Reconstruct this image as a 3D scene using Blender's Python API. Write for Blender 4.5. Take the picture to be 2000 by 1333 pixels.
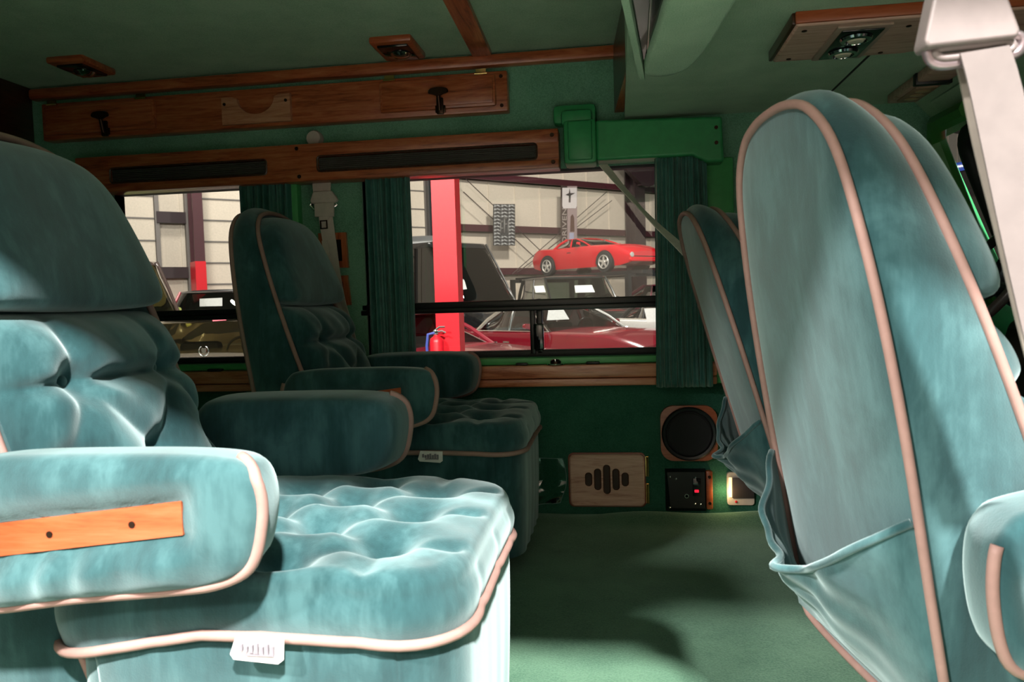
import bpy, bmesh, math, random
import numpy as np
from mathutils import Vector, Matrix
random.seed(7); np.random.seed(7)
for o in list(bpy.data.objects): bpy.data.objects.remove(o)
SC = bpy.context.scene
COL = SC.collection
PI = math.pi
# ------------------------------------------------------------------ camera
PSI, PIT, ROL, FPX = math.radians(8.0), math.radians(3.0), 0.031, 1500.0
EYE = np.array([0.0, 0.0, 0.78])
_r0 = np.array([math.cos(PSI), math.sin(PSI), 0.0])
FWD = np.array([-math.sin(PSI)*math.cos(PIT), math.cos(PSI)*math.cos(PIT), -math.sin(PIT)])
_u0 = np.cross(_r0, FWD)
CX = math.cos(ROL)*_r0 - math.sin(ROL)*_u0
CY = math.sin(ROL)*_r0 + math.cos(ROL)*_u0
cam_d = bpy.data.cameras.new('camera'); cam = bpy.data.objects.new('camera', cam_d); COL.objects.link(cam)
M3 = np.stack([CX, CY, -FWD], axis=1)
M4 = Matrix.Identity(4)
for i in range(3):
    for j in range(3): M4[i][j] = float(M3[i, j])
    M4[i][3] = float(EYE[i])
cam.matrix_world = M4
cam_d.sensor_width = 36.0; cam_d.lens = FPX/2000.0*36.0
cam_d.clip_start = 0.02; cam_d.clip_end = 200
cam_d.dof.use_dof = True; cam_d.dof.focus_distance = 2.5; cam_d.dof.aperture_fstop = 9.0
SC.camera = cam

def at(px, py, **k):
    """point on the plane X=, Y= or Z= seen at a pixel of the 2000x1333 photograph (used to take measurements)"""
    d = FWD + CX*(px-1000)/FPX - CY*(py-666.5)/FPX
    (a, v), = k.items(); i = 'XYZ'.index(a)
    return EYE + d*((v-EYE[i])/d[i])

# ------------------------------------------------------------------ light
SC.view_settings.view_transform = 'Standard'; SC.view_settings.look = 'None'
SC.view_settings.exposure = 0.0; SC.view_settings.gamma = 1.0
W = bpy.data.worlds.new('world'); SC.world = W; W.use_nodes = True
W.node_tree.nodes['Background'].inputs[0].default_value = (0.88, 1.0, 0.96, 1)
W.node_tree.nodes['Background'].inputs[1].default_value = 0.62

def area(name, loc, target, size, power, col=(1, .93, .86)):
    l = bpy.data.lights.new(name, 'AREA'); l.shape = 'DISK'; l.size = size; l.energy = power; l.color = col
    o = bpy.data.objects.new(name, l); COL.objects.link(o); o.location = loc
    o.rotation_euler = (Vector(target)-Vector(loc)).to_track_quat('-Z', 'Y').to_euler()
    return o
# lamps of the hall on the open door's side (high, behind the camera)
area('hall_lamp_key', (1.5, -3.45, 6.0), (0, 1.2, 0.4), 0.40, 2450, (1, .96, .93))
area('hall_lamp_second', (-4.5, -4.0, 6.0), (0.2, 1.6, 0.2), 0.5, 1150, (1, .96, .93))
area('hall_lamp_low', (-4.0, -4.5, 3.6), (0.3, 1.2, 0.7), 0.6, 300)
area('fill_near_wall', (1.0, -9.5, 6.5), (1.0, -13.5, 2.5), 1.0, 700)  # added fill that brightens the near wall for the panes to reflect
# unseen fill lamps added to brighten the hall beyond the far windows
for nm, loc, pw in (('fill_beyond', (-7, 9, 7.5), 620), ('fill_middle', (1, 15, 8), 1700), ('fill_left', (-9, 16, 7.0), 260)):
    area(nm, loc, (loc[0]+1, loc[1]+5, 0), 1.2, pw)

# ------------------------------------------------------------------ materials
def _mat(name):
    m = bpy.data.materials.new(name); m.use_nodes = True
    nt = m.node_tree; return m, nt, nt.nodes['Principled BSDF']
def _ramp(nt, fac, stops):
    r = nt.nodes.new('ShaderNodeValToRGB'); nt.links.new(fac, r.inputs[0])
    el = r.color_ramp.elements
    while len(el) < len(stops): el.new(0.5)
    for e, (p, c) in zip(el, stops): e.position = p; e.color = (*c, 1)
    return r.outputs[0]
def _coord(nt, scale=(1, 1, 1), kind='Object', rot=(0, 0, 0)):
    tc = nt.nodes.new('ShaderNodeTexCoord'); mp = nt.nodes.new('ShaderNodeMapping')
    mp.inputs['Scale'].default_value = scale; mp.inputs['Rotation'].default_value = rot
    nt.links.new(tc.outputs[kind], mp.inputs[0]); return mp.outputs[0]
def _noise(nt, vec, scale, detail=4, rough=.55, dist=0):
    n = nt.nodes.new('ShaderNodeTexNoise'); n.inputs['Scale'].default_value = scale
    n.inputs['Detail'].default_value = detail; n.inputs['Roughness'].default_value = rough; n.inputs['Distortion'].default_value = dist
    nt.links.new(vec, n.inputs['Vector']); return n.outputs[0]
def _bump(nt, b, h, strength, dist=.002):
    bp = nt.nodes.new('ShaderNodeBump'); bp.inputs['Strength'].default_value = strength; bp.inputs['Distance'].default_value = dist
    nt.links.new(h, bp.inputs['Height']); nt.links.new(bp.outputs[0], b.inputs['Normal'])
def plain(name, col, rough=.5, metal=0, coat=0, emit=None, es=0, spec=.5, alpha=None):
    m, nt, b = _mat(name)
    b.inputs['Base Color'].default_value = (*col, 1); b.inputs['Roughness'].default_value = rough
    b.inputs['Metallic'].default_value = metal; b.inputs['Coat Weight'].default_value = coat
    b.inputs['Specular IOR Level'].default_value = spec
    # faint mottling so that no surface is dead flat
    v = _coord(nt); n = _noise(nt, v, 35, 3)
    _c = _ramp(nt, n, [(.3, tuple(c*.9 for c in col)), (.7, tuple(min(1, c*1.06) for c in col))])
    nt.links.new(_c, b.inputs['Base Color'])
    if emit: b.inputs['Emission Color'].default_value = (*emit, 1); b.inputs['Emission Strength'].default_value = es
    return m
def velvet():
    m, nt, b = _mat('velvet_teal')
    v = _coord(nt, (1, 1, .55)); n1 = _noise(nt, v, 9, 5, .6, .4)
    v2 = _coord(nt, (1, 1, .12)); n2 = _noise(nt, v2, 60, 3, .6)
    mx = nt.nodes.new('ShaderNodeMath'); mx.operation = 'MULTIPLY_ADD'; mx.inputs[1].default_value = .30
    nt.links.new(n2, mx.inputs[0]); nt.links.new(n1, mx.inputs[2])
    c = _ramp(nt, mx.outputs[0], [(.50, (.006, .035, .039)), (.64, (.014, .058, .063)), (.80, (.042, .112, .118))])
    nt.links.new(c, b.inputs['Base Color']); b.inputs['Roughness'].default_value = .85
    b.inputs['Specular IOR Level'].default_value = .15
    b.inputs['Sheen Weight'].default_value = .5; b.inputs['Sheen Roughness'].default_value = .55
    b.inputs['Sheen Tint'].default_value = (.80, 1.0, .99, 1)
    v3 = _coord(nt); f = _noise(nt, v3, 420, 2); 
    _bump(nt, b, f, .25, .0012)
    return m
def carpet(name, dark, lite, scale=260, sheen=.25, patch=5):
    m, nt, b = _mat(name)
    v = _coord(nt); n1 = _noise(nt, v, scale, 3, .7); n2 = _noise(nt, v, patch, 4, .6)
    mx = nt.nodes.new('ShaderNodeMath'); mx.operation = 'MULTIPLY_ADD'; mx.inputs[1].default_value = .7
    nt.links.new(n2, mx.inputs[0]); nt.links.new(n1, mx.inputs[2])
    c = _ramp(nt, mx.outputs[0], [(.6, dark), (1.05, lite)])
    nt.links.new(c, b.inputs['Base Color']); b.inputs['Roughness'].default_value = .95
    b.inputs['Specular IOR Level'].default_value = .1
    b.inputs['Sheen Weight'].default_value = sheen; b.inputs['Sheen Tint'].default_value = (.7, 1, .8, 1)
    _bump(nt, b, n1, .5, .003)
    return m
def wood(name, axis='X', dark=(.15, .028, .010), mid=(.38, .080, .026), lite=(.52, .155, .06), rough=.33):
    m, nt, b = _mat(name)
    sc = {'X': (1.2, 14, 14), 'Y': (14, 1.2, 14), 'Z': (14, 14, 1.2)}[axis]
    v = _coord(nt, sc); n = _noise(nt, v, 3.2, 6, .62, 1.3)
    v2 = _coord(nt, tuple(s*4 for s in sc)); n2 = _noise(nt, v2, 6, 3, .6)
    mx = nt.nodes.new('ShaderNodeMath'); mx.operation = 'MULTIPLY_ADD'; mx.inputs[1].default_value = .35
    nt.links.new(n2, mx.inputs[0]); nt.links.new(n, mx.inputs[2])
    c = _ramp(nt, mx.outputs[0], [(.45, dark), (.62, mid), (.85, lite)])
    nt.links.new(c, b.inputs['Base Color']); b.inputs['Roughness'].default_value = rough
    b.inputs['Coat Weight'].default_value = .35; b.inputs['Coat Roughness'].default_value = .2
    _bump(nt, b, mx.outputs[0], .15, .001)
    return m
def glass(name, tint=(1, 1, 1), refl=1.0, ior=1.5):
    m = bpy.data.materials.new(name); m.use_nodes = True; nt = m.node_tree; nt.nodes.clear()
    out = nt.nodes.new('ShaderNodeOutputMaterial'); mix = nt.nodes.new('ShaderNodeMixShader')
    t = nt.nodes.new('ShaderNodeBsdfTransparent'); t.inputs[0].default_value = (*tint, 1)
    g = nt.nodes.new('ShaderNodeBsdfGlossy'); g.inputs['Roughness'].default_value = .01
    fr = nt.nodes.new('ShaderNodeFresnel'); fr.inputs[0].default_value = ior
    mu = nt.nodes.new('ShaderNodeMath'); mu.operation = 'MULTIPLY'; mu.inputs[1].default_value = refl; mu.use_clamp = True
    nt.links.new(fr.outputs[0], mu.inputs[0]); nt.links.new(mu.outputs[0], mix.inputs[0])
    nt.links.new(t.outputs[0], mix.inputs[1]); nt.links.new(g.outputs[0], mix.inputs[2]); nt.links.new(mix.outputs[0], out.inputs[0])
    return m

VEL = velvet()
PIPING = plain('piping_pink', (.32, .19, .16), .65)
CARPET = carpet('carpet_green', (.10, .26, .165), (.20, .43, .29))
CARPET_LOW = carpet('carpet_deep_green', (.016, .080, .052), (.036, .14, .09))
HEADLINER = carpet('headliner_green', (.23, .38, .235), (.37, .53, .35), 300, .2, 7)
FLOORC = carpet('floor_carpet', (.026, .088, .052), (.090, .190, .115), 220, .35, 6)
OAK = wood('oak_stained')
OAKS = wood('oak_sill', 'X', (.25, .06, .025), (.55, .19, .09), (.68, .30, .16))
OAKY = wood('oak_stained_across', 'Y')
OAKZ = wood('oak_stained_upright', 'Z')
OAKL = wood('oak_light', 'X', (.34, .165, .11), (.56, .34, .25), (.68, .45, .35), .45)
OAKO = wood('oak_orange', 'X', (.23, .042, .011), (.35, .072, .019), (.42, .105, .038), .4)
WALNUT = wood('wood_dark', 'Y', (.02, .006, .003), (.05, .015, .007), (.085, .028, .012))
GREENPL = plain('green_plastic', (.035, .30, .10), .42)
GREENBR = plain('green_painted_trim', (.075, .38, .12), .38)
CURT = carpet('curtain_satin', (.014, .085, .072), (.035, .15, .125), 30, .4, 12)
CURT.node_tree.nodes['Principled BSDF'].inputs['Roughness'].default_value = .5
CURT.node_tree.nodes['Principled BSDF'].inputs['Specular IOR Level'].default_value = .5
BLACK = plain('black_plastic', (.010, .010, .011), .35)
BLACKR = plain('black_rubber', (.012, .013, .014), .6)
BLACKG = plain('black_gloss', (.008, .008, .009), .12, coat=.5)
MESHBLK = plain('black_mesh_cloth', (.012, .012, .013), .8)
CHROME = plain('chrome', (.75, .74, .72), .12, 1.0)
BRONZE = plain('bronze_dark', (.055, .03, .02), .35, .9)
BRASS = plain('brass', (.65, .44, .16), .25, 1.0)
BELT = plain('belt_webbing', (.15, .126, .118), .75)
BELTP = plain('belt_pillar_webbing', (.60, .50, .44), .75)
BELTG = plain('belt_webbing_grey', (.27, .235, .20), .75)
BELTPL = plain('belt_plastic_pinkish', (.17, .14, .132), .5)
RINGM = plain('belt_ring_grey', (.30, .24, .25), .3, .8)
WHITE = plain('white_label', (.75, .70, .68), .6)
PAPER = plain('paper_white', (.55, .55, .53), .8)
GREYINK = plain('grey_ink', (.22, .20, .22), .8)
LENS = glass('clear_lens', (.9, .9, .9), 1.5)
PANE = glass('window_pane', (.95, .97, .95), 1.15)
CARGL = glass('car_glass', (.30, .32, .30), 2.2)
VINYL = glass('clear_vinyl', (.82, .90, .88), 2.5, 1.45)
RED = plain('post_red', (.62, .006, .016), .4)
REDLED = plain('red_led', (.6, .01, .03), .4, emit=(1, .02, .06), es=.8)

# ------------------------------------------------------------------ mesh helpers
def mesh_obj(name, V, Fc, mat, parent=None, smooth=True, sharp=40, origin=None):
    V = np.asarray(V, float)
    if origin is not None: V = V - np.asarray(origin, float)
    me = bpy.data.meshes.new(name); me.from_pydata(V.tolist(), [], [tuple(int(i) for i in f) for f in Fc])
    bm = bmesh.new(); bm.from_mesh(me)
    bmesh.ops.recalc_face_normals(bm, faces=bm.faces)
    for f in bm.faces: f.smooth = smooth
    if smooth and sharp:
        lim = math.radians(sharp)
        for e in bm.edges:
            if len(e.link_faces) == 2 and e.calc_face_angle(0) > lim: e.smooth = False
    bm.to_mesh(me); bm.free()
    me.materials.append(mat)
    o = bpy.data.objects.new(name, me); COL.objects.link(o)
    if parent is not None: o.parent = parent
    return o
class MB:
    def __init__(s): s.V = []; s.F = []
    def add(s, V, F):
        b = len(s.V); s.V += [tuple(v) for v in V]; s.F += [tuple(i+b for i in f) for f in F]; return s
    def box(s, lo, hi, bev=0):
        lo, hi = np.minimum(lo, hi), np.maximum(lo, hi)
        bm = bmesh.new(); bmesh.ops.create_cube(bm, size=1)
        c = (lo+hi)/2; d = np.abs(hi-lo)
        for v in bm.verts: v.co = Vector([c[i]+v.co[i]*d[i] for i in range(3)])
        if bev: bmesh.ops.bevel(bm, geom=bm.edges[:], offset=min(bev, .45*min(d)), segments=2, affect='EDGES', profile=.5)
        bm.verts.index_update()
        s.add([v.co[:] for v in bm.verts], [[v.index for v in f.verts] for f in bm.faces]); bm.free(); return s
    def prism(s, poly, vec):
        """poly: list of 3-D points (planar, any direction), swept by vec"""
        P = [np.array(p, float) for p in poly]; n = len(P); vec = np.array(vec, float)
        V = P + [p+vec for p in P]
        F = [list(range(n))[::-1], [n+i for i in range(n)]] + [[i, (i+1) % n, n+(i+1) % n, n+i] for i in range(n)]
        return s.add(V, F)
    def tube(s, pts, r, n=8, closed=False, caps=True):
        P = np.array(pts, float); N = len(P)
        R = np.broadcast_to(np.array(r, float), (N,))
        if closed: T = np.roll(P, -1, 0)-np.roll(P, 1, 0)
        else: T = np.gradient(P, axis=0)
        T /= np.linalg.norm(T, axis=1)[:, None]+1e-12
        a = np.array([0, 0, 1.]) if abs(T[0][2]) < .9 else np.array([1., 0, 0])
        u = np.cross(T[0], a); u /= np.linalg.norm(u)
        V = []; th = np.linspace(0, 2*PI, n, endpoint=False)
        for i in range(N):
            u = u - T[i]*np.dot(u, T[i]); u /= np.linalg.norm(u)+1e-12
            w = np.cross(T[i], u)
            V += [P[i]+R[i]*(math.cos(t)*u+math.sin(t)*w) for t in th]
        F = []
        for i in range(N if closed else N-1):
            j = (i+1) % N
            for k in range(n):
                F.append([i*n+k, i*n+(k+1) % n, j*n+(k+1) % n, j*n+k])
        if not closed and caps:
            F.append(list(range(n))[::-1]); F.append([(N-1)*n+k for k in range(n)])
        return s.add(V, F)
    def cyl(s, a, b, r, n=24, r2=None):
        return s.tube([a, b], [r, r if r2 is None else r2], n)
    def lathe(s, prof, c, ax='Z', n=32):
        """prof: (radius, height) pairs round an axis through c"""
        V = []; c = np.array(c, float)
        for (r, h) in prof:
            for k in range(n):
                t = 2*PI*k/n; p = (r*math.cos(t), r*math.sin(t), h)
                q = {'Z': p, 'Y': (p[0], p[2], p[1]), 'X': (p[2], p[0], p[1])}[ax]
                V.append(c+np.array(q))
        F = []
        for i in range(len(prof)-1):
            for k in range(n): F.append([i*n+k, i*n+(k+1) % n, (i+1)*n+(k+1) % n, (i+1)*n+k])
        F.append(list(range(n))[::-1]); F.append([(len(prof)-1)*n+k for k in range(n)])
        return s.add(V, F)
    def build(s, name, mat, parent=None, smooth=True, sharp=40, origin=None):
        return mesh_obj(name, s.V, s.F, mat, parent, smooth, sharp, origin)
def catmull(pts, n, closed=True):
    P = np.array(pts, float); N = len(P); out = []
    segs = N if closed else N-1
    for i in range(segs):
        if closed: p0, p1, p2, p3 = P[(i-1) % N], P[i], P[(i+1) % N], P[(i+2) % N]
        else: p0, p1, p2, p3 = P[max(i-1, 0)], P[i], P[i+1], P[min(i+2, N-1)]
        for t in np.linspace(0, 1, 12, endpoint=False):
            out.append(.5*((2*p1)+(-p0+p2)*t+(2*p0-5*p1+4*p2-p3)*t*t+(-p0+3*p1-3*p2+p3)*t**3))
    if not closed: out.append(P[-1])
    Q = np.array(out); R = np.vstack([Q, Q[:1]]) if closed else Q
    L = np.concatenate([[0], np.cumsum(np.linalg.norm(np.diff(R, axis=0), axis=1))])
    s = np.linspace(0, L[-1], n, endpoint=not closed)
    return np.stack([np.interp(s, L, R[:, k]) for k in range(R.shape[1])], 1)
def rrect(x0, y0, x1, y1, r, k=5):
    out = []
    for cx, cy, a0 in ((x1-r, y0+r, -PI/2), (x1-r, y1-r, 0), (x0+r, y1-r, PI/2), (x0+r, y0+r, PI)):
        for i in range(k+1):
            a = a0+PI/2*i/k; out.append((cx+r*math.cos(a), cy+r*math.sin(a)))
    return out
def stack(outline, rings, fmap, center=None, cap0=True, cap1=True):
    """rings: list of (scale, t); fmap(a, b, s, t) -> xyz arrays. Closed soft body from one outline."""
    O = np.array(outline, float); c = np.array(center if center is not None else O.mean(0)); n = len(O)
    V = []; F = []
    for (s, t) in rings:
        q = c+s*(O-c); x, y, z = fmap(q[:, 0], q[:, 1], np.full(n, s), np.full(n, t))
        V += list(np.stack([x+0*q[:, 0], y+0*q[:, 0], z+0*q[:, 0]], 1))
    for i in range(len(rings)-1):
        for k in range(n): F.append([i*n+k, i*n+(k+1) % n, (i+1)*n+(k+1) % n, (i+1)*n+k])
    for which, do in ((0, cap0), (len(rings)-1, cap1)):
        if do:
            s, t = rings[which]; a = np.array([c[0]]); b = np.array([c[1]])
            x, y, z = fmap(a, b, np.array([0.]), np.array([t])); V.append(np.array([float(np.ravel(x)[0]), float(np.ravel(y)[0]), float(np.ravel(z)[0])]))
            ci = len(V)-1
            for k in range(n): F.append([which*n+k, which*n+(k+1) % n, ci])
    return V, F
def tag(o, label=None, cat=None, group=None, kind=None):
    if label: o['label'] = label
    if cat: o['category'] = cat
    if group: o['group'] = group
    if kind: o['kind'] = kind
    return o
def thing(name, label, cat, loc, rotz=0, group=None):
    o = bpy.data.objects.new(name, None); o.empty_display_size = .05; COL.objects.link(o)
    o.location = tuple(float(v) for v in loc); o.rotation_euler = (0, 0, rotz)
    return tag(o, label, cat, group)
def struct(o): o['kind'] = 'structure'; return o
def rsm(pts, n):
    P = np.array(list(pts)+[pts[0]], float); L = np.concatenate([[0], np.cumsum(np.linalg.norm(np.diff(P, axis=0), axis=1))]); s = np.linspace(0, L[-1], n, endpoint=False)
    return np.stack([np.interp(s, L, P[:, k]) for k in (0, 1)], 1)
def segd(px, py, a, b):
    ax, ay = a; bx, by = b; dx, dy = bx-ax, by-ay
    t = np.clip(((px-ax)*dx+(py-ay)*dy)/(dx*dx+dy*dy+1e-12), 0, 1)
    return np.hypot(px-ax-t*dx, py-ay-t*dy)
# ------------------------------------------------------------------ the van's shell
WY, ZR, ZC, XS = 2.76, 1.665, 1.40, .035       # inner face of the left wall, high roof, cab roof, where the roof steps
# floor: carpet with a soft ruck along the wall
nx, ny = 120, 90
gx = np.linspace(-2.6, 2.3, nx); gy = np.linspace(.45, 2.79, ny); GX, GY = np.meshgrid(gx, gy)
GZ = .024*np.exp(-((GY-2.69)/.055)**2)*(1+.4*np.sin(GX*5)+.3*np.sin(GX*13+1))+.003*np.sin(GX*7+GY*5)*np.sin(GY*6)-.004
V = list(np.stack([GX.ravel(), GY.ravel(), GZ.ravel()], 1))
F = [[j*nx+i, j*nx+i+1, (j+1)*nx+i+1, (j+1)*nx+i] for j in range(ny-1) for i in range(nx-1)]
b0 = len(V); V += [(-2.6, .45, -.08), (2.3, .45, -.08), (2.3, 2.79, -.08), (-2.6, 2.79, -.08)]; F.append([b0, b0+1, b0+2, b0+3])
struct(mesh_obj('floor', V, F, FLOORC, sharp=0))
def wallbox(name, lo, hi, mat, bev=.0): return struct(MB().box(lo, hi, bev).build(name, mat))
m = MB()
m.box((-2.62, WY, .575), (-1.93, WY+.07, 1.245)); m.box((-1.22, WY, .575), (-.93, WY+.07, 1.245)); m.box((.30, WY, .575), (1.06, WY+.07, 1.245))
m.box((-2.62, WY, 1.245), (1.06, WY+.07, 1.70))
struct(m.build('wall_left', CARPET))
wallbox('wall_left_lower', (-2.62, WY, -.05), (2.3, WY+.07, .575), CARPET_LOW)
# ceiling: high roof, riser, cab roof, slope to the windscreen
m = MB()
m.box((-2.62, .47, ZR), (XS, WY+.07, ZR+.04)); m.box((XS, .47, ZC), (XS+.05, WY+.07, ZR+.04)); m.box((XS+.05, .47, ZC), (.99, WY+.07, ZC+.04))
m.prism([(.99, .47, ZC), (1.10, .47, 1.285), (1.10, .47, 1.33), (.99, .47, ZC+.04)], (0, WY+.07-.47, 0))
struct(m.build('ceiling', HEADLINER))
wallbox('wall_rear', (-2.68, .47, -.05), (-2.60, WY+.07, 1.70), CARPET)
# right wall with the open side door (behind the frame's edges)
m = MB()
m.box((-2.62, .47, -.05), (-1.02, .55, 1.70)); m.box((-1.02, .47, 1.45), (1.2, .55, 1.70)); m.box((.86, .47, -.05), (.98, .55, 1.45)); m.box((.98, .47, -.05), (2.3, .55, .62)); m.box((.98, .47, 1.25), (1.2, .55, 1.45))
struct(m.build('wall_right', GREENPL))
wallbox('wall_front', (2.2, .47, -.05), (2.3, WY+.07, .85), BLACKR)
# wood rail where wall meets the high roof; strip across the ceiling
struct(MB().box((-2.24, WY-.035, 1.612), (.022, WY+.01, 1.655), .012).build('trim_1', OAK))
m = MB(); a0 = at(928, 118, Z=ZR); a1 = at(905, 0, Z=ZR); d = (a1-a0)
m.prism([(-.492, 2.735, ZR+.005), (-.425, 2.735, ZR+.005), (-.425, 2.735, ZR-.018), (-.492, 2.735, ZR-.018)], (.028, -1.2, 0)); struct(m.build('trim_2', OAKY))
# green plastic jambs beside the windows
struct(MB().box((-1.222, WY-.035, .52), (-1.165, WY+.02, 1.25), .012).build('trim_3', GREENBR))
struct(MB().box((.285, WY-.03, .47), (.40, WY+.02, 1.25), .012).build('trim_4', GREENBR))
# windows: black frames, sliding lower panes
def window(name, x0, x1, div=None):
    z0, z1 = .575, 1.25; root = bpy.data.objects.new(name, None); COL.objects.link(root); struct(root); root.location = ((x0+x1)/2, WY+.05, z0); org = root.location
    m = MB()
    m.box((x0, WY+.01, z0), (x1, WY+.07, z0+.022), .004); m.box((x0, WY+.01, z1-.012), (x1, WY+.07, z1+.02), .004)
    m.box((x0, WY+.01, z0), (x0+.02, WY+.07, z1)); m.box((x1-.02, WY+.01, z0), (x1, WY+.07, z1))
    m.build('frame', BLACKR, root, origin=org)
    m = MB(); m.box((x0, WY+.0, .757), (x1, WY+.045, .783), .004); m.box((x0, WY-.012, .742), (x1, WY+.03, .760), .004); m.build('cross_bar', BLACK, root, origin=org)
    m = MB(); m.box((x0, WY+.045, .77), (x1, WY+.049, z1)); m.box((x0, WY+.040, z0+.01), (x1, WY+.044, .76)); m.build('pane', PANE, root, origin=org)
    if div:
        m = MB(); m.box((div-.020, WY+.0, z0+.01), (div-.002, WY+.04, .757), .003); m.box((div+.004, WY+.01, z0+.01), (div+.024, WY+.045, .757), .003); m.build('sash_bar', BLACK, root, origin=org)
        m = MB(); m.box((div-.006, WY-.016, .60), (div+.030, WY+.012, .695), .005); m.build('latch', BLACKG, root, origin=org)
    return root
window('window_1', -.95, .32, div=at(1046, 650, Y=WY)[0])
window('window_2', -1.95, -1.20)
# sills
def sill(name, x0, x1):
    root = bpy.data.objects.new(name, None); COL.objects.link(root); struct(root); root.location = ((x0+x1)/2, WY, .47); org = root.location
    m = MB(); m.box((x0, WY-.055, .500), (x1, WY+.01, .548), .006); m.box((x0, WY-.045, .470), (x1, WY+.01, .497), .004); m.build('sill_board', OAKS, root, origin=org)
    m = MB(); m.box((x0, WY-.035, .549), (x1, WY+.03, .574), .005); m.build('sill_strip', GREENBR, root, origin=org)
    return root, org
sill('trim_5', -.93, .33); sill('trim_6', -2.0, -1.19)
# front: windscreen in its rubber frame with the green pillar trim
A, B = np.array((1.085, 2.64, 1.262)), np.array((1.31, 2.70, .74)); A2, B2 = np.array((1.085, .74, 1.262)), np.array((1.31, .70, .74))
root = bpy.data.objects.new('window_3', None); COL.objects.link(root); struct(root); root.location = tuple(A); org = A
pts = []
for c, p, q in ((A, B, A2), (A2, A, B2), (B2, A2, B), (B, B2, A)):
    e1 = (p-c)/np.linalg.norm(p-c); e2 = (q-c)/np.linalg.norm(q-c)
    for k in range(6):
        s = k/5; pts.append(c+.09*(e1*(1-s)**2+e2*s**2))
m = MB(); m.tube(pts, .026, 10, closed=True); m.build('rubber_frame', BLACKR, root, origin=org)
m = MB(); m.prism([A, B, B2, A2], (.006, 0, .004)); m.build('pane', glass('windscreen', (.75, .8, .8), 2.0), root, origin=org)
off = np.array((-.055, .035, -.01)); m = MB(); m.tube([A+off+(-.01, -.25, .045), A+off+(-.02, -.05, .045), A+off+(.0, .01, .0), B+off*1.2], .030, 8); struct(m.build('trim_7', plain('green_pillar', (.05, .21, .04), .4)))
m = MB(); m.prism([(1.06, WY, .575), (1.06, WY, 1.30), (1.10, WY, 1.24), (1.32, WY, .70), (2.2, WY, .70), (2.2, WY, .575)], (0, .05, 0)); struct(m.build('wall_left_front', GREENPL))
# ------------------------------------------------------------------ fittings on the left wall and roof
def fit(name, label, cat, loc, group=None):
    r = thing(name, label, cat, loc, 0, group); return r, np.array(loc, float)
def on(px, py, y): return at(px, py, Y=y)
# upper storage board
yb = WY-.05
P = [on(80, 205, yb), on(990, 138, yb), on(995, 213, yb), on(90, 280, yb)]
x0, x1 = P[0][0], P[1][0]; zt, zb = 1.588, 1.447
r, o = fit('overhead_cabinet', 'long stained oak storage board with two latched doors below the high roof', 'cabinet', ((x0+x1)/2, WY, zb))
m = MB(); m.box((x0, yb, zb), (x1, WY+.002, zt), .006); m.build('board', OAK, r, origin=o)
for i, (pa, pb) in enumerate(((82, 303), (737, 969))):
    a, b = on(pa, 200, yb)[0]+.012, on(pb, 180, yb)[0]
    m = MB(); m.box((a, yb-.014, zb+.018), (b, yb+.004, zt-.012), .008); m.box((a+.008, yb-.018, zb+.028), (b-.008, yb+.0, zt-.024), .006); dr = m.build('door', OAK, r, origin=o)
    for hx in (a+.04, b-.05): m = MB(); m.tube([(hx-.022, yb-.016, zt-.010), (hx+.022, yb-.016, zt-.010)], .0045, 8); m.box((hx-.018, yb-.0165, zt-.008), (hx+.018, yb-.012, zt+.006)); m.build('hinge', BRASS, dr, origin=o)
    cx = (a+b)/2+.012 if i else (a+b)/2+.03
    m = MB(); zc = zb+.055; m.box((cx-.012, yb-.028, zb-.002), (cx+.012, yb-.016, zc), .003); m.tube([(cx, yb-.03, zb+.01), (cx, yb-.046, zc+.012)], .007, 10)
    m.add(*stack(catmull([(-.036, .0), (-.03, .014), (0, .019), (.03, .014), (.036, 0), (.02, -.006), (0, -.013), (-.02, -.006)], 30), [(.2, -.006), (.9, -.006), (1, 0), (.9, .006), (.2, .006)], lambda u, v, s, t, cx=cx, zc=zc: (cx+u, yb-.046+t, zc+.012+v)))
    m.box((cx-.018, yb-.020, zb+.004), (cx+.018, yb-.016, zb+.03), .003); m.build('latch_handle', BRONZE, dr, origin=o)
a, b = on(437, 215, yb)[0], on(570, 205, yb)[0]; ym = yb-.016
c = (a+b)/2; rr = (b-a)*.27; prof = [(a, zt-.03), (c-rr-.02, zt-.03)]+[(c-rr*math.cos(t), zt-.038-rr*.82*math.sin(t)) for t in np.linspace(0.0, PI, 16)]+[(c+rr+.02, zt-.03), (b, zt-.03), (b, zb+.012), (a, zb+.012)]
m = MB(); m.prism([(x, ym, z) for x, z in prof], (0, .018, 0)); pn = m.build('notched_panel', wood('oak_mid', 'X', (.30, .10, .05), (.52, .20, .10), (.62, .30, .17), .42), r, origin=o, sharp=30)
for sx in (a+.012, b-.016): m = MB(); m.lathe([(.005, -.003), (.006, 0), (.003, .002)], (sx, ym-.001, zt-.055), 'Y', 10); m.build('screw', BRONZE, pn, origin=o)
for sx, sz in ((x1-.022, zt-.02), (x1-.022, zb+.02)): m = MB(); m.lathe([(.006, -.003), (.007, 0), (.003, .002)], (sx, yb-.001, sz), 'Y', 10); m.build('screw', BRONZE, r, origin=o)
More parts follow.
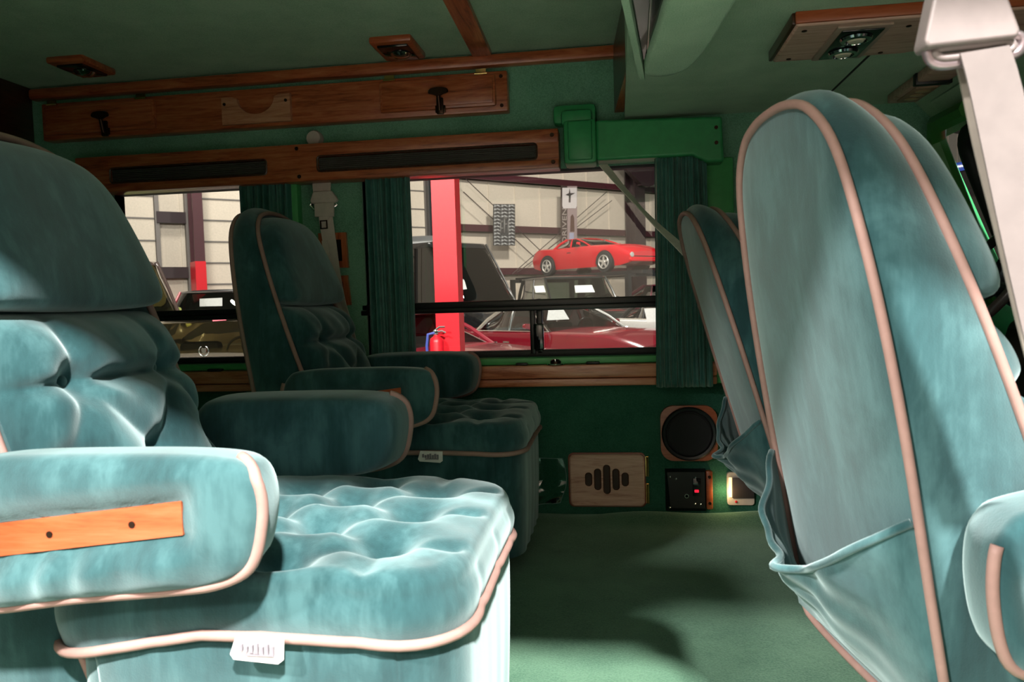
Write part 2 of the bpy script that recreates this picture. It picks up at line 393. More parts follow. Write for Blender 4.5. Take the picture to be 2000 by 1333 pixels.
# valance with ribbed light lenses
yv = WY-.085
P = [on(165, 312, yv), on(1090, 250, yv), on(1095, 327, yv), on(225, 380, yv)]
x0, x1 = -2.02, P[1][0]; zt, zb = P[1][2], P[2][2]
r, o = fit('window_valance', 'stained oak valance board over the windows with two ribbed light strips', 'valance', ((x0+x1)/2, WY, zb))
slots = [(on(215, 330, yv)[0], on(520, 330, yv)[0]), (on(620, 310, yv)[0], on(1048, 300, yv)[0])]
sz0, sz1 = on(1000, 310, yv)[2]-.006, on(1040, 281, yv)[2]
m = MB(); m.box((x0, yv, sz1), (x1, WY, zt), .005); m.box((x0, yv, zb), (x1, WY, sz0), .005)
xs = [x0]+[v for s in slots for v in s]+[x1]
for i in range(0, len(xs), 2): m.box((xs[i], yv+.0006, sz0-.004), (xs[i+1], WY, sz1+.004))
m.build('board', OAK, r, origin=o)
for a, b in slots:
    m = MB(); nr_ = 7; prof = []
    for k in range(nr_*4+1):
        q = k/(nr_*4); prof.append((yv+.008-.0035*abs(math.sin(q*nr_*PI)), sz0+.003+(sz1-sz0-.006)*q))
    V = [(a+.003, y, z) for y, z in prof]+[(b-.003, y, z) for y, z in prof]; n = len(prof)
    m.add(V, [[i, i+1, n+i+1, n+i] for i in range(n-1)]); ln = m.build('light_lens', plain('smoked_ribbed_lens', (.075, .068, .06), .16, coat=.6), r, origin=o, sharp=60)
    m = MB(); m.tube([(u, yv-.0005, w) for u, w in rrect(a-.001, sz0-.001, b+.001, sz1+.001, .012, 4)], .0035, 6, closed=True); m.build('rim', WALNUT, ln, origin=o)
for sx, sz in ((x1-.022, zt-.022), (x1-.020, zb+.02), (on(600, 345, yv)[0]-.03, zb+.018), (on(592, 290, yv)[0]-.025, zt-.016)): m = MB(); m.lathe([(.006, -.003), (.0075, 0), (.003, .002)], (sx, yv-.001, sz), 'Y', 10); m.build('screw', BRONZE, r, origin=o)
# green plastic shoulder housing right of the valance
yg = WY-.10; r, o = fit('belt_housing', 'moulded green plastic housing at the right end of the valance', 'housing', (.1, WY, 1.25))
m = MB(); a, b = on(1163, 240, yg), on(1418, 322, yg)
q = [(a[0]-.0, 1.385), (b[0]-.01, 1.372), (b[0]-.005, 1.222), (b[0]-.06, 1.222), (b[0]-.11, 1.248), (a[0], 1.248)]
m.prism([(x, yg, z) for x, z in q], (0, .10, 0)); o1 = m.build('cover', GREENPL, r, origin=o, sharp=30)
bv = o1.modifiers.new('bevel', 'BEVEL'); bv.width = .010; bv.segments = 3
x0g = on(1100, 250, yg)[0]; m = MB(); m.box((x0g, yg-.014, 1.240), (a[0]+.002, WY, 1.388), .012); m.box((x0g+.016, yg-.024, 1.25), (a[0]-.012, yg, 1.382), .008); m.build('end_block', GREENPL, r, origin=o)
u0, u1 = on(1078, 225, yg)[0], on(1164, 215, yg)[0]
m = MB(); m.box((u0, yg+.03, 1.385), (u1, WY, 1.452), .016); m.box((u0+.03, yg-.005, 1.37), (u1-.014, WY, 1.425), .014); m.build('anchor_bracket', GREENPL, r, origin=o)
for sx, sz in ((b[0]-.03, 1.335), (b[0]-.03, 1.285)): m = MB(); m.lathe([(.006, -.003), (.0065, 0), (.003, .002)], (sx, yg-.001, sz), 'Y', 10); m.build('screw', BRONZE, r, origin=o)
# belt across the window
def strap(name, pts, wdt, thick, mat, parent, origin, side=None):
    """flat webbing through 3-D points; side: width direction per point"""
    P = catmull(pts, 40, closed=False); S = catmull(side, 40, closed=False); V = []; n = len(P)
    T = np.gradient(P, axis=0); T /= np.linalg.norm(T, axis=1)[:, None]
    for p, t, s in zip(P, T, S):
        s = s-t*np.dot(s, t); s = s/np.linalg.norm(s); nn = np.cross(t, s)
        V += [p+s*wdt/2+nn*thick/2, p-s*wdt/2+nn*thick/2, p-s*wdt/2-nn*thick/2, p+s*wdt/2-nn*thick/2]
    F = [[i*4+k, i*4+(k+1) % 4, (i+1)*4+(k+1) % 4, (i+1)*4+k] for i in range(n-1) for k in range(4)]+[[3, 2, 1, 0], [(n-1)*4+k for k in range(4)]]
    return mesh_obj(name, V, F, mat, parent, sharp=30, origin=origin)
c0 = at(1182, 326, Y=2.66); r = thing('seat_belt', 'thin grey shoulder belt slanting across the window to the driver\'s seat', 'belt', c0)
pts = [at(1178, 322, Y=2.66), at(1225, 378, Y=2.60), at(1275, 432, Y=2.53), at(1322, 476, Y=2.46), at(1345, 500, Y=2.44)]
strap('webbing', pts, .040, .0025, plain('belt_thin', (.78, .70, .62), .7), r, c0, [(.55, .75, .25)]*2+[(.5, .8, -.1)]+[(.55, .7, .3)]*2)
# belt on the pillar between the windows
yp = WY-.03; c0 = at(630, 360, Y=yp); r = thing('seat_belt', 'pale belt hanging on the green pillar between the two windows', 'belt', c0)
def tq(name, pix, y, dep, mat, par, org, bev=.004):
    m = MB(); m.prism([at(px, py, Y=y) for px, py in pix], (0, dep, 0)); ob = m.build(name, mat, par, origin=org, sharp=30)
    if bev: bb = ob.modifiers.new('bevel', 'BEVEL'); bb.width = bev; bb.segments = 2
    return ob
tq('upper_webbing', [(609, 350), (646, 348), (645, 378), (612, 380)], yp, .004, BELTP, r, c0, 0)
tq('guide_cover', [(611, 374), (646, 372), (659, 390), (654, 396), (607, 398), (605, 392)], yp-.016, .02, BELTP, r, c0)
m = MB(); m.tube([at(px, py, Y=yp-.008) for px, py in ((609, 396), (606, 402), (614, 410), (650, 408), (658, 400), (655, 394))], .005, 8, closed=True); m.build('guide_ring', CHROME, r, origin=c0)
tq('sleeve', [(613, 397), (651, 395), (651, 423), (614, 424)], yp-.020, .014, BELTP, r, c0, .003)
tq('latch_plate', [(622, 423), (643, 422), (640, 436), (625, 437)], yp-.020, .006, BELTP, r, c0, .002)
m = MB(); m.tube([at(px, py, Y=yp-.021) for px, py in ((626, 432), (638, 431), (639, 446), (627, 447))], .0035, 6, closed=True); m.build('latch_loop', BRONZE, r, origin=c0)
strap('webbing', [at(636, 424, Y=yp-.012), at(643, 470, Y=yp-.014), at(652, 530, Y=yp-.016), at(664, 590, Y=yp-.03), at(684, 655, Y=yp-.06), at(694, 690, Y=yp-.08)], .052, .0025, BELTP, r, c0, [(1, .05, .05)]*3+[(1, -.2, .1)]+[(.8, -.55, .2)]*2)
strap('fold_webbing', [at(634, 470, Y=yp-.020), at(645, 540, Y=yp-.022), at(660, 598, Y=yp-.038), at(683, 660, Y=yp-.07)], .022, .002, BELTP, r, c0, [(1, .1, .1)]*4)
cp = MB(); c = at(612, 270, Y=yp); cp.lathe([(.005, .0), (.026, .002), (.03, .012), (.03, .03)], c+np.array((0, -.004, .0)), 'Y', 24)
tag(cp.build('belt_anchor_cap', BELTP, origin=None), 'round pale anchor cap peeking over the oak valance', 'cap')
# wood framed panels behind that belt
for k, (q, lab) in enumerate((([(621, 456), (675, 454), (680, 523), (626, 524)], 'upper of two small wood framed dark panels behind the pillar belt'), ([(625, 541), (678, 538), (685, 596), (630, 600)], 'lower of two small wood framed dark panels, half hidden by the pillar belt'))):
    pp = [at(px, py, Y=WY-.014) for px, py in q]; c0 = np.mean(pp, 0); r = thing('framed_panel', lab, 'panel', (c0[0], WY, c0[2]), 0, 'wood framed panels on the window pillar'); org = np.array((c0[0], WY, c0[2]))
    m = MB(); inner = [c0+(p-c0)*.62 for p in pp]
    for i in range(4): j = (i+1) % 4; m.prism([pp[i], pp[j], inner[j], inner[i]], (0, .014, 0))
    m.build('frame', OAKZ, r, origin=org, sharp=30)
    m = MB(); m.prism([p+np.array((0, .008, 0)) for p in inner], (0, .004, 0)); m.build('dark_face', BLACKG, r, origin=org)
    m = MB(); m.tube([c0+(p-c0)*.60+np.array((0, .006, 0)) for p in pp], .0018, 6, closed=True); m.build('bright_edge', CHROME, r, origin=org)
# curtains
def curtain(label, x0, x1, z0, z1, folds, bulge=0, out=0):
    r = bpy.data.objects
    nu, nv = 120, 30; U, Vv = np.meshgrid(np.linspace(0, 1, nu), np.linspace(0, 1, nv)); V = []
    for sgn in (0, .004):
        ph = U*folds*2*PI
        yy = WY-.045-out+sgn+.011*np.sin(ph+.4*np.sin(Vv*3))+.006*np.sin(ph*2.3+Vv*1.3)
        w = 1+bulge*(1-Vv)
        xx = x0+(x1-x0)*(.5+(U-.5)*w)+.004*np.sin(ph*1.0+1.5); zz = z0+(z1-z0)*Vv
        V += list(np.stack([xx.ravel(), yy.ravel(), zz.ravel()], 1))
    nn = nu*nv; F = []
    for o2 in (0, nn): F += [[o2+j*nu+i, o2+j*nu+i+1, o2+(j+1)*nu+i+1, o2+(j+1)*nu+i] for j in range(nv-1) for i in range(nu-1)]
    bd = [i for i in range(nu)]+[j*nu+nu-1 for j in range(1, nv)]+[(nv-1)*nu+i for i in range(nu-2, -1, -1)]+[j*nu for j in range(nv-2, 0, -1)]
    for a, b in zip(bd, bd[1:]+bd[:1]): F.append([a, b, nn+b, nn+a])
    return tag(mesh_obj('curtain', V, F, CURT, sharp=0), label, 'curtain', 'drawn back green window curtains')
yc = WY-.05
curtain('drawn back dark green curtain behind the far chair\'s head, at the left window', at(462, 368, Y=yc)[0], at(563, 362, Y=yc)[0], .50, 1.26, 7)
curtain('dark green pleated curtain at the window\'s left edge beside the pillar belt', at(703, 350, Y=yc)[0]+.01, at(796, 345, Y=yc)[0], .53, 1.26, 7)
curtain('dark green pleated curtain at the window\'s right edge behind the driver\'s seat', at(1276, 330, Y=yc)[0], at(1376, 327, Y=yc)[0], .465, 1.26, 8, .12, .028)
# small things on the sill
def latch(px, py, w, name, label, kind):
    c = at(px, py, Y=WY-.045)
    if kind == 'knob':
        r = thing(name, label, 'latch', (c[0], c[1], .549)); m = MB(); m.lathe([(.032, 0), (.03, .004), (.02, .006), (.0, .006)], (0, 0, 0), 'Z', 24); m.build('plate', CHROME, r)
        m = MB(); m.lathe([(.019, .005), (.019, .012), (.012, .018), (.002, .019)], (0, 0, 0), 'Z', 20); m.build('knob', BRONZE, r); m = MB(); m.box((-.0025, -.02, .012), (.0025, .005, .021), .001); m.build('lever', CHROME, r)
    else:
        m = MB(); m.box((c[0]-w, c[1]-.008, .548), (c[0]+w, c[1]+.014, .557), .004); tag(m.build(name, BLACK), label, 'latch')
latch(1085, 704, .03, 'window_latch', 'round chrome latch with dark knob in the middle of the window sill', 'knob')
latch(1019, 708, .022, 'sill_clip', 'flat black clip on the sill left of the chrome latch', 'clip')
latch(1158, 707, .024, 'sill_clip', 'flat black clip on the sill right of the chrome latch', 'clip')
latch(420, 721, .030, 'sill_clip', 'flat black clip on the left window\'s sill behind the far chair', 'clip')
# ------------------------------------------------------------------ fittings on the lower wall
r, o = fit('vent_cover', 'rounded oak vent cover with five slots low on the carpeted wall', 'vent', ((-.189+.085)/2, WY, .025))
a, b = at(1114, 989, Y=WY-.025), at(1258, 889, Y=WY-.025); x0, z0, x1, z1 = a[0], .032, b[0], b[2]
loop = rrect(x0, z0, x1, z1, .018, 5)
m = MB(); m.prism([(x, WY-.025, z) for x, z in loop], (0, .027, 0)); bd = m.build('board', OAKL, r, origin=o, sharp=30); bb = bd.modifiers.new('bevel', 'BEVEL'); bb.width = .006; bb.segments = 2
m = MB(); m.prism([(x, WY-.008, z) for x, z in rrect(x0-.005, z0-.005, x1+.005, z1+.005, .02, 5)], (0, .010, 0)); m.build('red_edge', wood('oak_red', 'X', (.12, .02, .012), (.2, .04, .02), (.3, .07, .03)), r, origin=o, sharp=30)
xc, zc = (x0+x1)/2, (z0+z1)/2+.006
for k, h in zip((-2, -1, 0, 1, 2), (.022, .036, .050, .036, .022)):
    cx = xc+k*.0325
    m = MB(); m.prism([(x, WY-.0268, z) for x, z in rrect(cx-.010, zc-h, cx+.010, zc+h, .0095, 5)], (0, .003, 0)); sl = m.build('slot', plain('slot_brown', (.055, .038, .03), .8), r, origin=o, sharp=30)
    m = MB(); m.tube([(x, WY-.0265, z) for x, z in rrect(cx-.011, zc-h-.001, cx+.011, zc+h+.001, .0105, 5)], .0022, 6, closed=True); m.build('rim', WALNUT, sl, origin=o)
hx = x1+.012
for za in (z0+.045, z1-.045): m = MB(); m.tube([(hx, WY-.012, za-.035), (hx, WY-.012, za+.035)], .0045, 8); m.box((hx-.008, WY-.010, za-.036), (hx+.003, WY, za+.036)); m.build('hinge', BRASS, r, origin=o)
# round speaker in a wooden surround
xs, zs = at(1346, 848, Y=WY-.03)[0], at(1346, 848, Y=WY-.03)[2]; R0 = .098
r, o = fit('wall_speaker', 'round black loudspeaker in a rounded wood surround low on the wall', 'speaker', (xs, WY, zs))
m = MB(); outer = rrect(xs-R0, zs-R0, xs+R0, zs+R0, .045, 6); n = len(outer); inner = []
for x, z in outer:
    a = math.atan2(z-zs, x-xs); inner.append((xs+.092*math.cos(a), zs+.092*math.sin(a)))
V = [(x, WY-.022, z) for x, z in outer]+[(x, WY-.022, z) for x, z in inner]+[(x, WY, z) for x, z in outer]+[(x, WY, z) for x, z in inner]; F = []
for i in range(n):
    j = (i+1) % n; F += [[i, j, n+j, n+i], [2*n+i, 2*n+j, j, i], [n+i, n+j, 3*n+j, 3*n+i]]
m.add(V, F); m.build('surround', OAKO, r, origin=o, sharp=30)
m = MB(); m.lathe([(.092, 0), (.095, -.030), (.090, -.036), (.082, -.034), (.080, -.026)], (xs, WY, zs), 'Y', 40); m.build('basket', BLACK, r, origin=o)
m = MB(); m.lathe([(.081, -.028), (.076, -.033), (.070, -.028), (.045, -.018), (.022, -.012)], (xs, WY, zs), 'Y', 40); m.build('cone', MESHBLK, r, origin=o)
m = MB(); m.lathe([(.024, -.014), (.018, -.022), (.008, -.026), (.001, -.027)], (xs, WY, zs), 'Y', 24); m.build('dust_cap', plain('dust_cap', (.05, .05, .052), .6), r, origin=o)
# switch panel
a, b = at(1301, 1004, Y=WY-.02), at(1389, 918, Y=WY-.02); x0, x1, z0, z1 = a[0], b[0], .012, b[2]
r, o = fit('outlet_panel', 'square black outlet panel with red rocker switch under the speaker', 'panel', ((x0+x1)/2, WY, z0))
m = MB(); e = .016; y1 = WY-.024
q0 = [(x0, WY, z0), (x1-.018, WY, z0), (x1-.018, WY, z1), (x0, WY, z1)]; q1 = [(x0+e, y1, z0+e), (x1-.018-e*.3, y1, z0+e), (x1-.018-e*.3, y1, z1-e*.5), (x0+e*.4, y1, z1-e*.5)]
m.add(q0+q1, [[0, 1, 2, 3], [4, 5, 6, 7]]+[[i, (i+1) % 4, 4+(i+1) % 4, 4+i] for i in range(4)]); m.build('plate', BLACK, r, origin=o, sharp=20)
m = MB(); m.box((x1-.018, WY-.026, z0+.012), (x1+.004, WY, z1-.004), .005); sd = m.build('wood_edge', OAKO, r, origin=o)
for zz in (z0+.035, z1-.025): m = MB(); m.lathe([(.005, -.003), (.006, 0), (.003, .002)], (x1-.007, WY-.027, zz), 'Y', 10); m.build('screw', BRONZE, sd, origin=o)
sx, sz = at(1360, 950, Y=y1)[0], at(1360, 950, Y=y1)[2]
m = MB(); m.box((sx-.013, y1-.004, sz-.035), (sx+.016, y1+.002, sz+.028), .003); sw = m.build('switch_bezel', BLACKG, r, origin=o)
m = MB(); m.box((sx-.007, y1-.008, sz-.022), (sx+.008, y1-.002, sz-.012), .002); m.build('red_rocker', REDLED, sw, origin=o)
jx, jz = at(1341, 969, Y=y1)[0], at(1341, 969, Y=y1)[2]
m = MB(); m.lathe([(.0075, .001), (.0085, -.003), (.0075, -.006), (.005, -.006), (.0045, .0)], (jx, y1, jz), 'Y', 20); m.build('jack', CHROME, r, origin=o)
for px, py in ((1308, 932), (1320, 936), (1358, 934), (1357, 985), (1368, 986), (1308, 992)):
    p = at(px, py, Y=y1); m = MB(); m.lathe([(.003, .002), (.004, -.001), (.002, -.003)], p, 'Y', 10); m.build('screw', CHROME, r, origin=o)
# courtesy light behind the driver's seat, lit
c = at(1444, 955, Y=WY-.01); r, o = fit('courtesy_light', 'lit white courtesy light low on the wall behind the driver\'s seat', 'light', (c[0], WY, c[2]))
m = MB(); m.prism([(x, WY-.013, z) for x, z in rrect(c[0]-.042, c[2]-.058, c[0]+.05, c[2]+.058, .010, 4)], (0, .013, 0)); m.build('plate', plain('courtesy_plate', (.55, .47, .42), .5), r, origin=o, sharp=30)
m = MB(); m.box((c[0]-.024, WY-.017, c[2]-.034), (c[0]+.05, WY-.012, c[2]+.04), .003); m.build('dark_lens', plain('brown_lens', (.06, .045, .045), .3), r, origin=o)
m = MB(); m.lathe([(.004, .001), (.0045, -.002), (.002, -.003)], (c[0]-.012, WY-.013, c[2]-.046), 'Y', 12); m.build('red_dot', RED, r, origin=o)
m = MB(); m.box((c[0]-.036, WY-.0165, c[2]-.03), (c[0]-.026, WY-.0125, c[2]+.04), .001); m.build('lit_lens', plain('warm_lens', (.9, .7, .35), .5, emit=(1, .72, .30), es=2.0), r, origin=o)
l = bpy.data.lights.new('courtesy_bulb', 'POINT'); l.energy = .22; l.color = (1, .72, .34); l.shadow_soft_size = .012; lo = bpy.data.objects.new('courtesy_bulb', l); COL.objects.link(lo); lo.location = (c[0]-.055, WY-.035, c[2]-.01)
# clear vinyl sheet hanging beside the far chair
nu, nv = 24, 30; U, Vv = np.meshgrid(np.linspace(0, 1, nu), np.linspace(0, 1, nv)); x0, x1 = -.37, -.215
X = x0+(x1-x0)*U+.012*np.sin(Vv*4)*U; Z = .205-.185*Vv+.06*U*np.clip(Vv-.55, 0, 1)*1.2; Y = WY-.012-.03*np.clip(Vv-.45, 0, 1)*(1+np.sin(U*5+Vv*9))-.004*np.sin(U*9)
V = list(np.stack([X.ravel(), Y.ravel(), Z.ravel()], 1))
F = [[j*nu+i, (j+1)*nu+i, (j+1)*nu+i+1, j*nu+i+1] for j in range(nv-1) for i in range(nu-1)]
vf = mesh_obj('vinyl_flap', V, F, VINYL, sharp=0); m = MB(); m.tube([V[j*nu+nu-1] for j in range(nv)]+[V[(nv-1)*nu+i] for i in range(nu-2, -1, -1)], .0013, 6); m.tube([V[i] for i in range(nu)], .0013, 6); m.build('welded_edge', plain('vinyl_edge', (.16, .27, .25), .3), vf)
tag(vf, 'clear vinyl flap hanging on the wall right of the far chair', 'flap')
# ------------------------------------------------------------------ fittings on the ceiling
def spot(label, x0, x1, y0, y1, z):
    r, o = fit('reading_light', label, 'light', ((x0+x1)/2, (y0+y1)/2, z), 'small wood framed reading lights in the high roof')
    m = MB(); m.box((x0, y0, z-.022), (x1, y1, z+.002), .008); m.build('wood_frame', OAK, r, origin=o)
    m = MB(); m.box((x0+.02, y0+.025, z-.030), (x1-.02, y1-.02, z-.018), .005); m.build('black_plate', BLACKG, r, origin=o)
    m = MB(); m.lathe([(.032, -.026), (.036, -.033), (.028, -.043), (.012, -.047), (.001, -.048)], ((x0+x1)/2+.01, (y0+y1)/2, z), 'Z', 24); m.build('chrome_eyeball', CHROME, r, origin=o)
spot('wood framed chrome reading light in the high roof above the latched cabinet door', -.80, -.655, 2.50, 2.70, ZR)
spot('dark wood framed reading light in the roof\'s dim left corner', -1.93, -1.79, 2.44, 2.62, ZR)
# map light board on the cab roof
zl = ZC; r, o = fit('map_light_board', 'wooden overhead board with twin chrome map lights on the cab roof', 'light', (.7, 2.03, zl))
m = MB(); q = [(.405, 2.085), (.72, 2.085), (.80, 2.05), (1.00, 1.98), (1.00, 1.815), (.405, 1.815)]
m.prism([(x, y, zl-.03) for x, y in q], (0, 0, .030)); bd = m.build('board', OAKL, r, origin=o, sharp=30); bb = bd.modifiers.new('bevel', 'BEVEL'); bb.width = .006; bb.segments = 2
m = MB(); m.box((.402, 1.806, zl-.026), (1.00, 1.816, zl), .003); m.build('red_edge', OAKO, r, origin=o)
m = MB(); m.box((.396, 1.815, zl-.026), (.406, 2.088, zl), .003); m.build('dark_edge', WALNUT, r, origin=o)
m = MB(); m.box((.498, 1.835, zl-.036), (.618, 2.075, zl-.029), .003); pl = m.build('light_plate', plain('plate_tan', (.36, .26, .20), .4), r, origin=o)
m = MB(); m.box((.512, 1.85, zl-.039), (.604, 2.06, zl-.034), .002); m.build('black_insert', BLACKG, r, origin=o)
for yy in (1.90, 2.005):
    m = MB(); m.lathe([(.030, -.037), (.036, -.041), (.033, -.046), (.025, -.048), (.023, -.043), (.010, -.044), (.001, -.045)], (.556, yy, zl), 'Z', 28); lm = m.build('chrome_lamp', CHROME, r, origin=o)
    m = MB(); m.lathe([(.020, -.044), (.016, -.049), (.001, -.050)], (.556, yy, zl), 'Z', 20); m.build('lens', plain('lamp_lens', (.75, .68, .5), .15, coat=.6), lm, origin=o)
for x, y in ((.43, 1.85), (.44, 2.06), (.66, 1.87), (.66, 2.06), (.78, 1.85)): m = MB(); m.lathe([(.006, -.029), (.006, -.032), (.002, -.033)], (x, y, zl), 'Z', 10); m.build('screw', BRONZE, r, origin=o)
# seam in the headliner
m = MB(); m.prism([(.672, .48, ZC-.002), (.678, .48, ZC-.002), (.672, 2.755, ZC-.002), (.666, 2.755, ZC-.002)], (0, 0, .004)); struct(m.build('trim_8', BLACKR))
# overhead wood console at the front of the cab
r, o = fit('overhead_console', 'narrow wood console with carved leaf emblem at the front of the cab roof', 'console', (.91, 2.42, ZC))
m = MB(); m.box((.865, 2.20, ZC-.028), (.955, 2.64, ZC), .005); m.build('body', OAKL, r, origin=o)
m = MB(); m.box((.860, 2.385, ZC-.036), (.960, 2.41, ZC-.001), .003); m.build('black_divider', BLACK, r, origin=o)
m = MB(); m.box((.880, 2.44, ZC-.034), (.942, 2.60, ZC-.027), .003); em = m.build('carved_plate', plain('carved_tan', (.33, .21, .13), .5), r, origin=o)
for yy in (2.47, 2.515, 2.56):
    m = MB(); m.add(*stack(catmull([(-.022, 0), (-.01, .014), (.006, .015), (.022, .002), (.008, -.011), (-.008, -.013)], 24), [(.1, 0), (.9, 0), (1, .002), (.6, .004), (.1, .005)], lambda u, v, s, t, yy=yy: (.911+u, yy+v, ZC-.034-t))); m.build('carved_leaf', plain('carved_leaf', (.50, .36, .2), .4), em, origin=o)
# sun visor
r = None; m = MB(); m.prism([(1.0, 1.80, 1.372), (1.09, 1.80, 1.285), (1.10, 1.80, 1.297), (1.01, 1.80, 1.384)], (0, .86, 0))
v0 = m.build('sun_visor', HEADLINER, sharp=40); tag(v0, 'green cloth sun visor above the driver\'s windscreen corner', 'visor')
# carpeted overhead housing with a dark screen
zb = 1.31
r, o = fit('overhead_monitor', 'rounded carpeted overhead housing holding a dark screen at the roof step', 'monitor', (.15, 1.7, zb))
q = catmull([(.083, 1.935), (.115, 1.95), (.165, 1.915), (.196, 1.79), (.222, 1.52), (.228, 1.36), (.20, 1.30), (.125, 1.32), (.098, 1.47), (.088, 1.62), (.074, 1.80), (.072, 1.89)], 60)
V, F = stack(q, [(.1, .0), (.85, 0), (.96, .004), (1., .018), (1., ZC-zb)], lambda a, b, s, t: (a, b, zb+t)); mesh_obj('carpeted_case', V, F, HEADLINER, r, origin=o, sharp=60)
m = MB(); m.prism([(.006, 1.30, zb), (.062, 1.93, zb), (.076, 1.945, zb), (.020, 1.30, zb)], (0, 0, ZC-zb)); m.build('rim_board', HEADLINER, r, origin=o, sharp=30)
m = MB(); m.prism([(.022, 1.32, zb+.025), (.074, 1.88, zb+.02), (.080, 1.78, zb+.02), (.12, 1.34, zb+.025)], (0, 0, .05)); m.build('screen', BLACKG, r, origin=o, sharp=30)
m = MB(); m.tube([(.070, 1.36, zb+.022), (.077, 1.80, zb+.018)], .0025, 6); m.build('screen_edge', CHROME, r, origin=o)
# wood fascia at the roof step
r, o = fit('step_fascia', 'dark wooden bracket on the roof step beside the carpeted monitor housing', 'bracket', (.02, 2.5, 1.43))
m = MB(); m.prism([(.000, 2.745, 1.43), (.020, 2.745, 1.43), (.020, 2.745, ZR-.02), (.000, 2.745, ZR-.02)], (.042, -.56, .0)); m.build('board', WALNUT, r, origin=o, sharp=30)
m = MB(); m.prism([(.0, 2.745, 1.425), (.032, 2.745, 1.425), (.032, 2.745, 1.445), (.0, 2.745, 1.445)], (.042, -.56, 0)); m.build('lower_rail', OAKY, r, origin=o, sharp=30)
# rear corner cabinet
r, o = fit('rear_cabinet', 'dark wooden cabinet in the dim rear corner under the roof', 'cabinet', (-2.42, 2.5, 1.0))
m = MB(); m.box((-2.60, 2.28, 1.0), (-2.245, WY, 1.665), .01); m.build('case', WALNUT, r, origin=o)
m = MB(); m.box((-2.58, 2.268, 1.04), (-2.27, 2.284, 1.62), .006); m.build('door', OAKZ, r, origin=o)
# ------------------------------------------------------------------ belt hanging in front of the passenger seat
yb = .80; c0 = at(1900, 100, Y=yb); r = thing('seat_belt', 'broad pale belt hanging close by beside the passenger seat', 'belt', c0)
m = MB(); m.prism([at(px, py, Y=yb-.02) for px, py in ((1836, -60), (1948, -66), (1995, 58), (1988, 72), (1812, 92), (1806, 80))], (0, .03, 0)); g = m.build('anchor_cover', BELTPL, r, origin=c0, sharp=30); bb = g.modifiers.new('bevel', 'BEVEL'); bb.width = .006; bb.segments = 3
m = MB(); m.prism([at(px, py, Y=yb-.012) for px, py in ((1848, -55), (1938, -60), (1925, -330), (1850, -330))], (0, .012, 0)); m.build('anchor_arm', BELTPL, r, origin=c0)
def loop3(pix, y, rad, nm, mat):
    m = MB(); m.tube(catmull([at(px, py, Y=y) for px, py in pix], 60), rad, 10, closed=True); return m.build(nm, mat, r, origin=c0)
loop3([(1812, 96), (1830, 88), (1905, 79), (1975, 70), (1994, 76), (1992, 95), (1975, 108), (1905, 117), (1850, 126), (1822, 122)], yb-.004, .0055, 'guide_ring', RINGM)
loop3([(1826, 100), (1850, 93), (1905, 88), (1960, 82), (1978, 86), (1975, 96), (1958, 101), (1905, 106), (1850, 113), (1832, 110)], yb-.008, .004, 'inner_ring', BELTPL)
def strap_px(nm, L, Rr, ys, mat, th=.0025):
    l = catmull([tuple(at(px, py, Y=y)) for (px, py), y in zip(L, ys)], 30, False); q = catmull([tuple(at(px, py, Y=y)) for (px, py), y in zip(Rr, ys)], 30, False)
    V = []
    for a, b in zip(l, q): V += [a, b, b+np.array((0, th, 0)), a+np.array((0, th, 0))]
    F = [[i*4+k, i*4+(k+1) % 4, (i+1)*4+(k+1) % 4, (i+1)*4+k] for i in range(29) for k in range(4)]+[[3, 2, 1, 0], [116+k for k in range(4)]]
    return mesh_obj(nm, V, F, mat, r, sharp=30, origin=c0)
strap_px('webbing', [(1876, 104), (1893, 170), (1921, 300), (1955, 460), (1996, 640), (2030, 780), (2100, 1050), (2150, 1300)], [(1972, 88), (1992, 150), (2020, 270), (2056, 430), (2100, 620), (2135, 770), (2200, 1040), (2245, 1290)], [yb-.014, yb-.012, yb-.01, yb-.01, yb-.01, yb-.01, yb-.01, yb-.005], BELT)
strap_px('rear_webbing', [(1866, 118), (1880, 180), (1905, 300), (1945, 460), (1988, 640), (2025, 780)], [(1950, 104), (1975, 170), (2000, 300), (2040, 460), (2085, 640), (2120, 780)], [yb+.012, yb+.015, yb+.02, yb+.03, yb+.04, yb+.05], BELTG)
# ------------------------------------------------------------------ steering wheel and dash
c = np.array((1.0, 2.27, .80)); r, o = fit('steering_wheel', 'dark steering wheel seen past the passenger seat\'s front edge', 'wheel', c)
ax = Vector((-.82, 0, .57)).normalized(); u = Vector((0, 1, 0)); v = ax.cross(u)
ring = [c+np.array(u*math.cos(t)*.185+v*math.sin(t)*.185) for t in np.linspace(0, 2*PI, 60, endpoint=False)]
m = MB(); m.tube(ring, .0135, 12, closed=True); m.build('rim', plain('wheel_rim', (.03, .022, .02), .3, coat=.4), r, origin=o)
m = MB(); m.lathe([(.05, -.03), (.055, 0), (.04, .018), (.002, .022)], (0, 0, 0), 'Z', 24); h = m.build('hub', BLACK, r); h.rotation_euler = Vector(ax).to_track_quat('Z', 'Y').to_euler()
for a in (.2, PI-.2, -PI/2): m = MB(); m.tube([c-np.array(ax)*.005+np.array(u*math.cos(a)*.045+v*math.sin(a)*.045), c+np.array(u*math.cos(a)*.18+v*math.sin(a)*.18)], .010, 8); m.build('spoke', BLACK, r, origin=o)
m = MB(); m.tube([c-np.array(ax)*.02, c-np.array(ax)*.40], .03, 12); m.build('column', BLACK, r, origin=o)
r, o = fit('dashboard', 'dark dashboard with round gauges at the far right behind the belt', 'dashboard', (1.6, 1.75, .28))
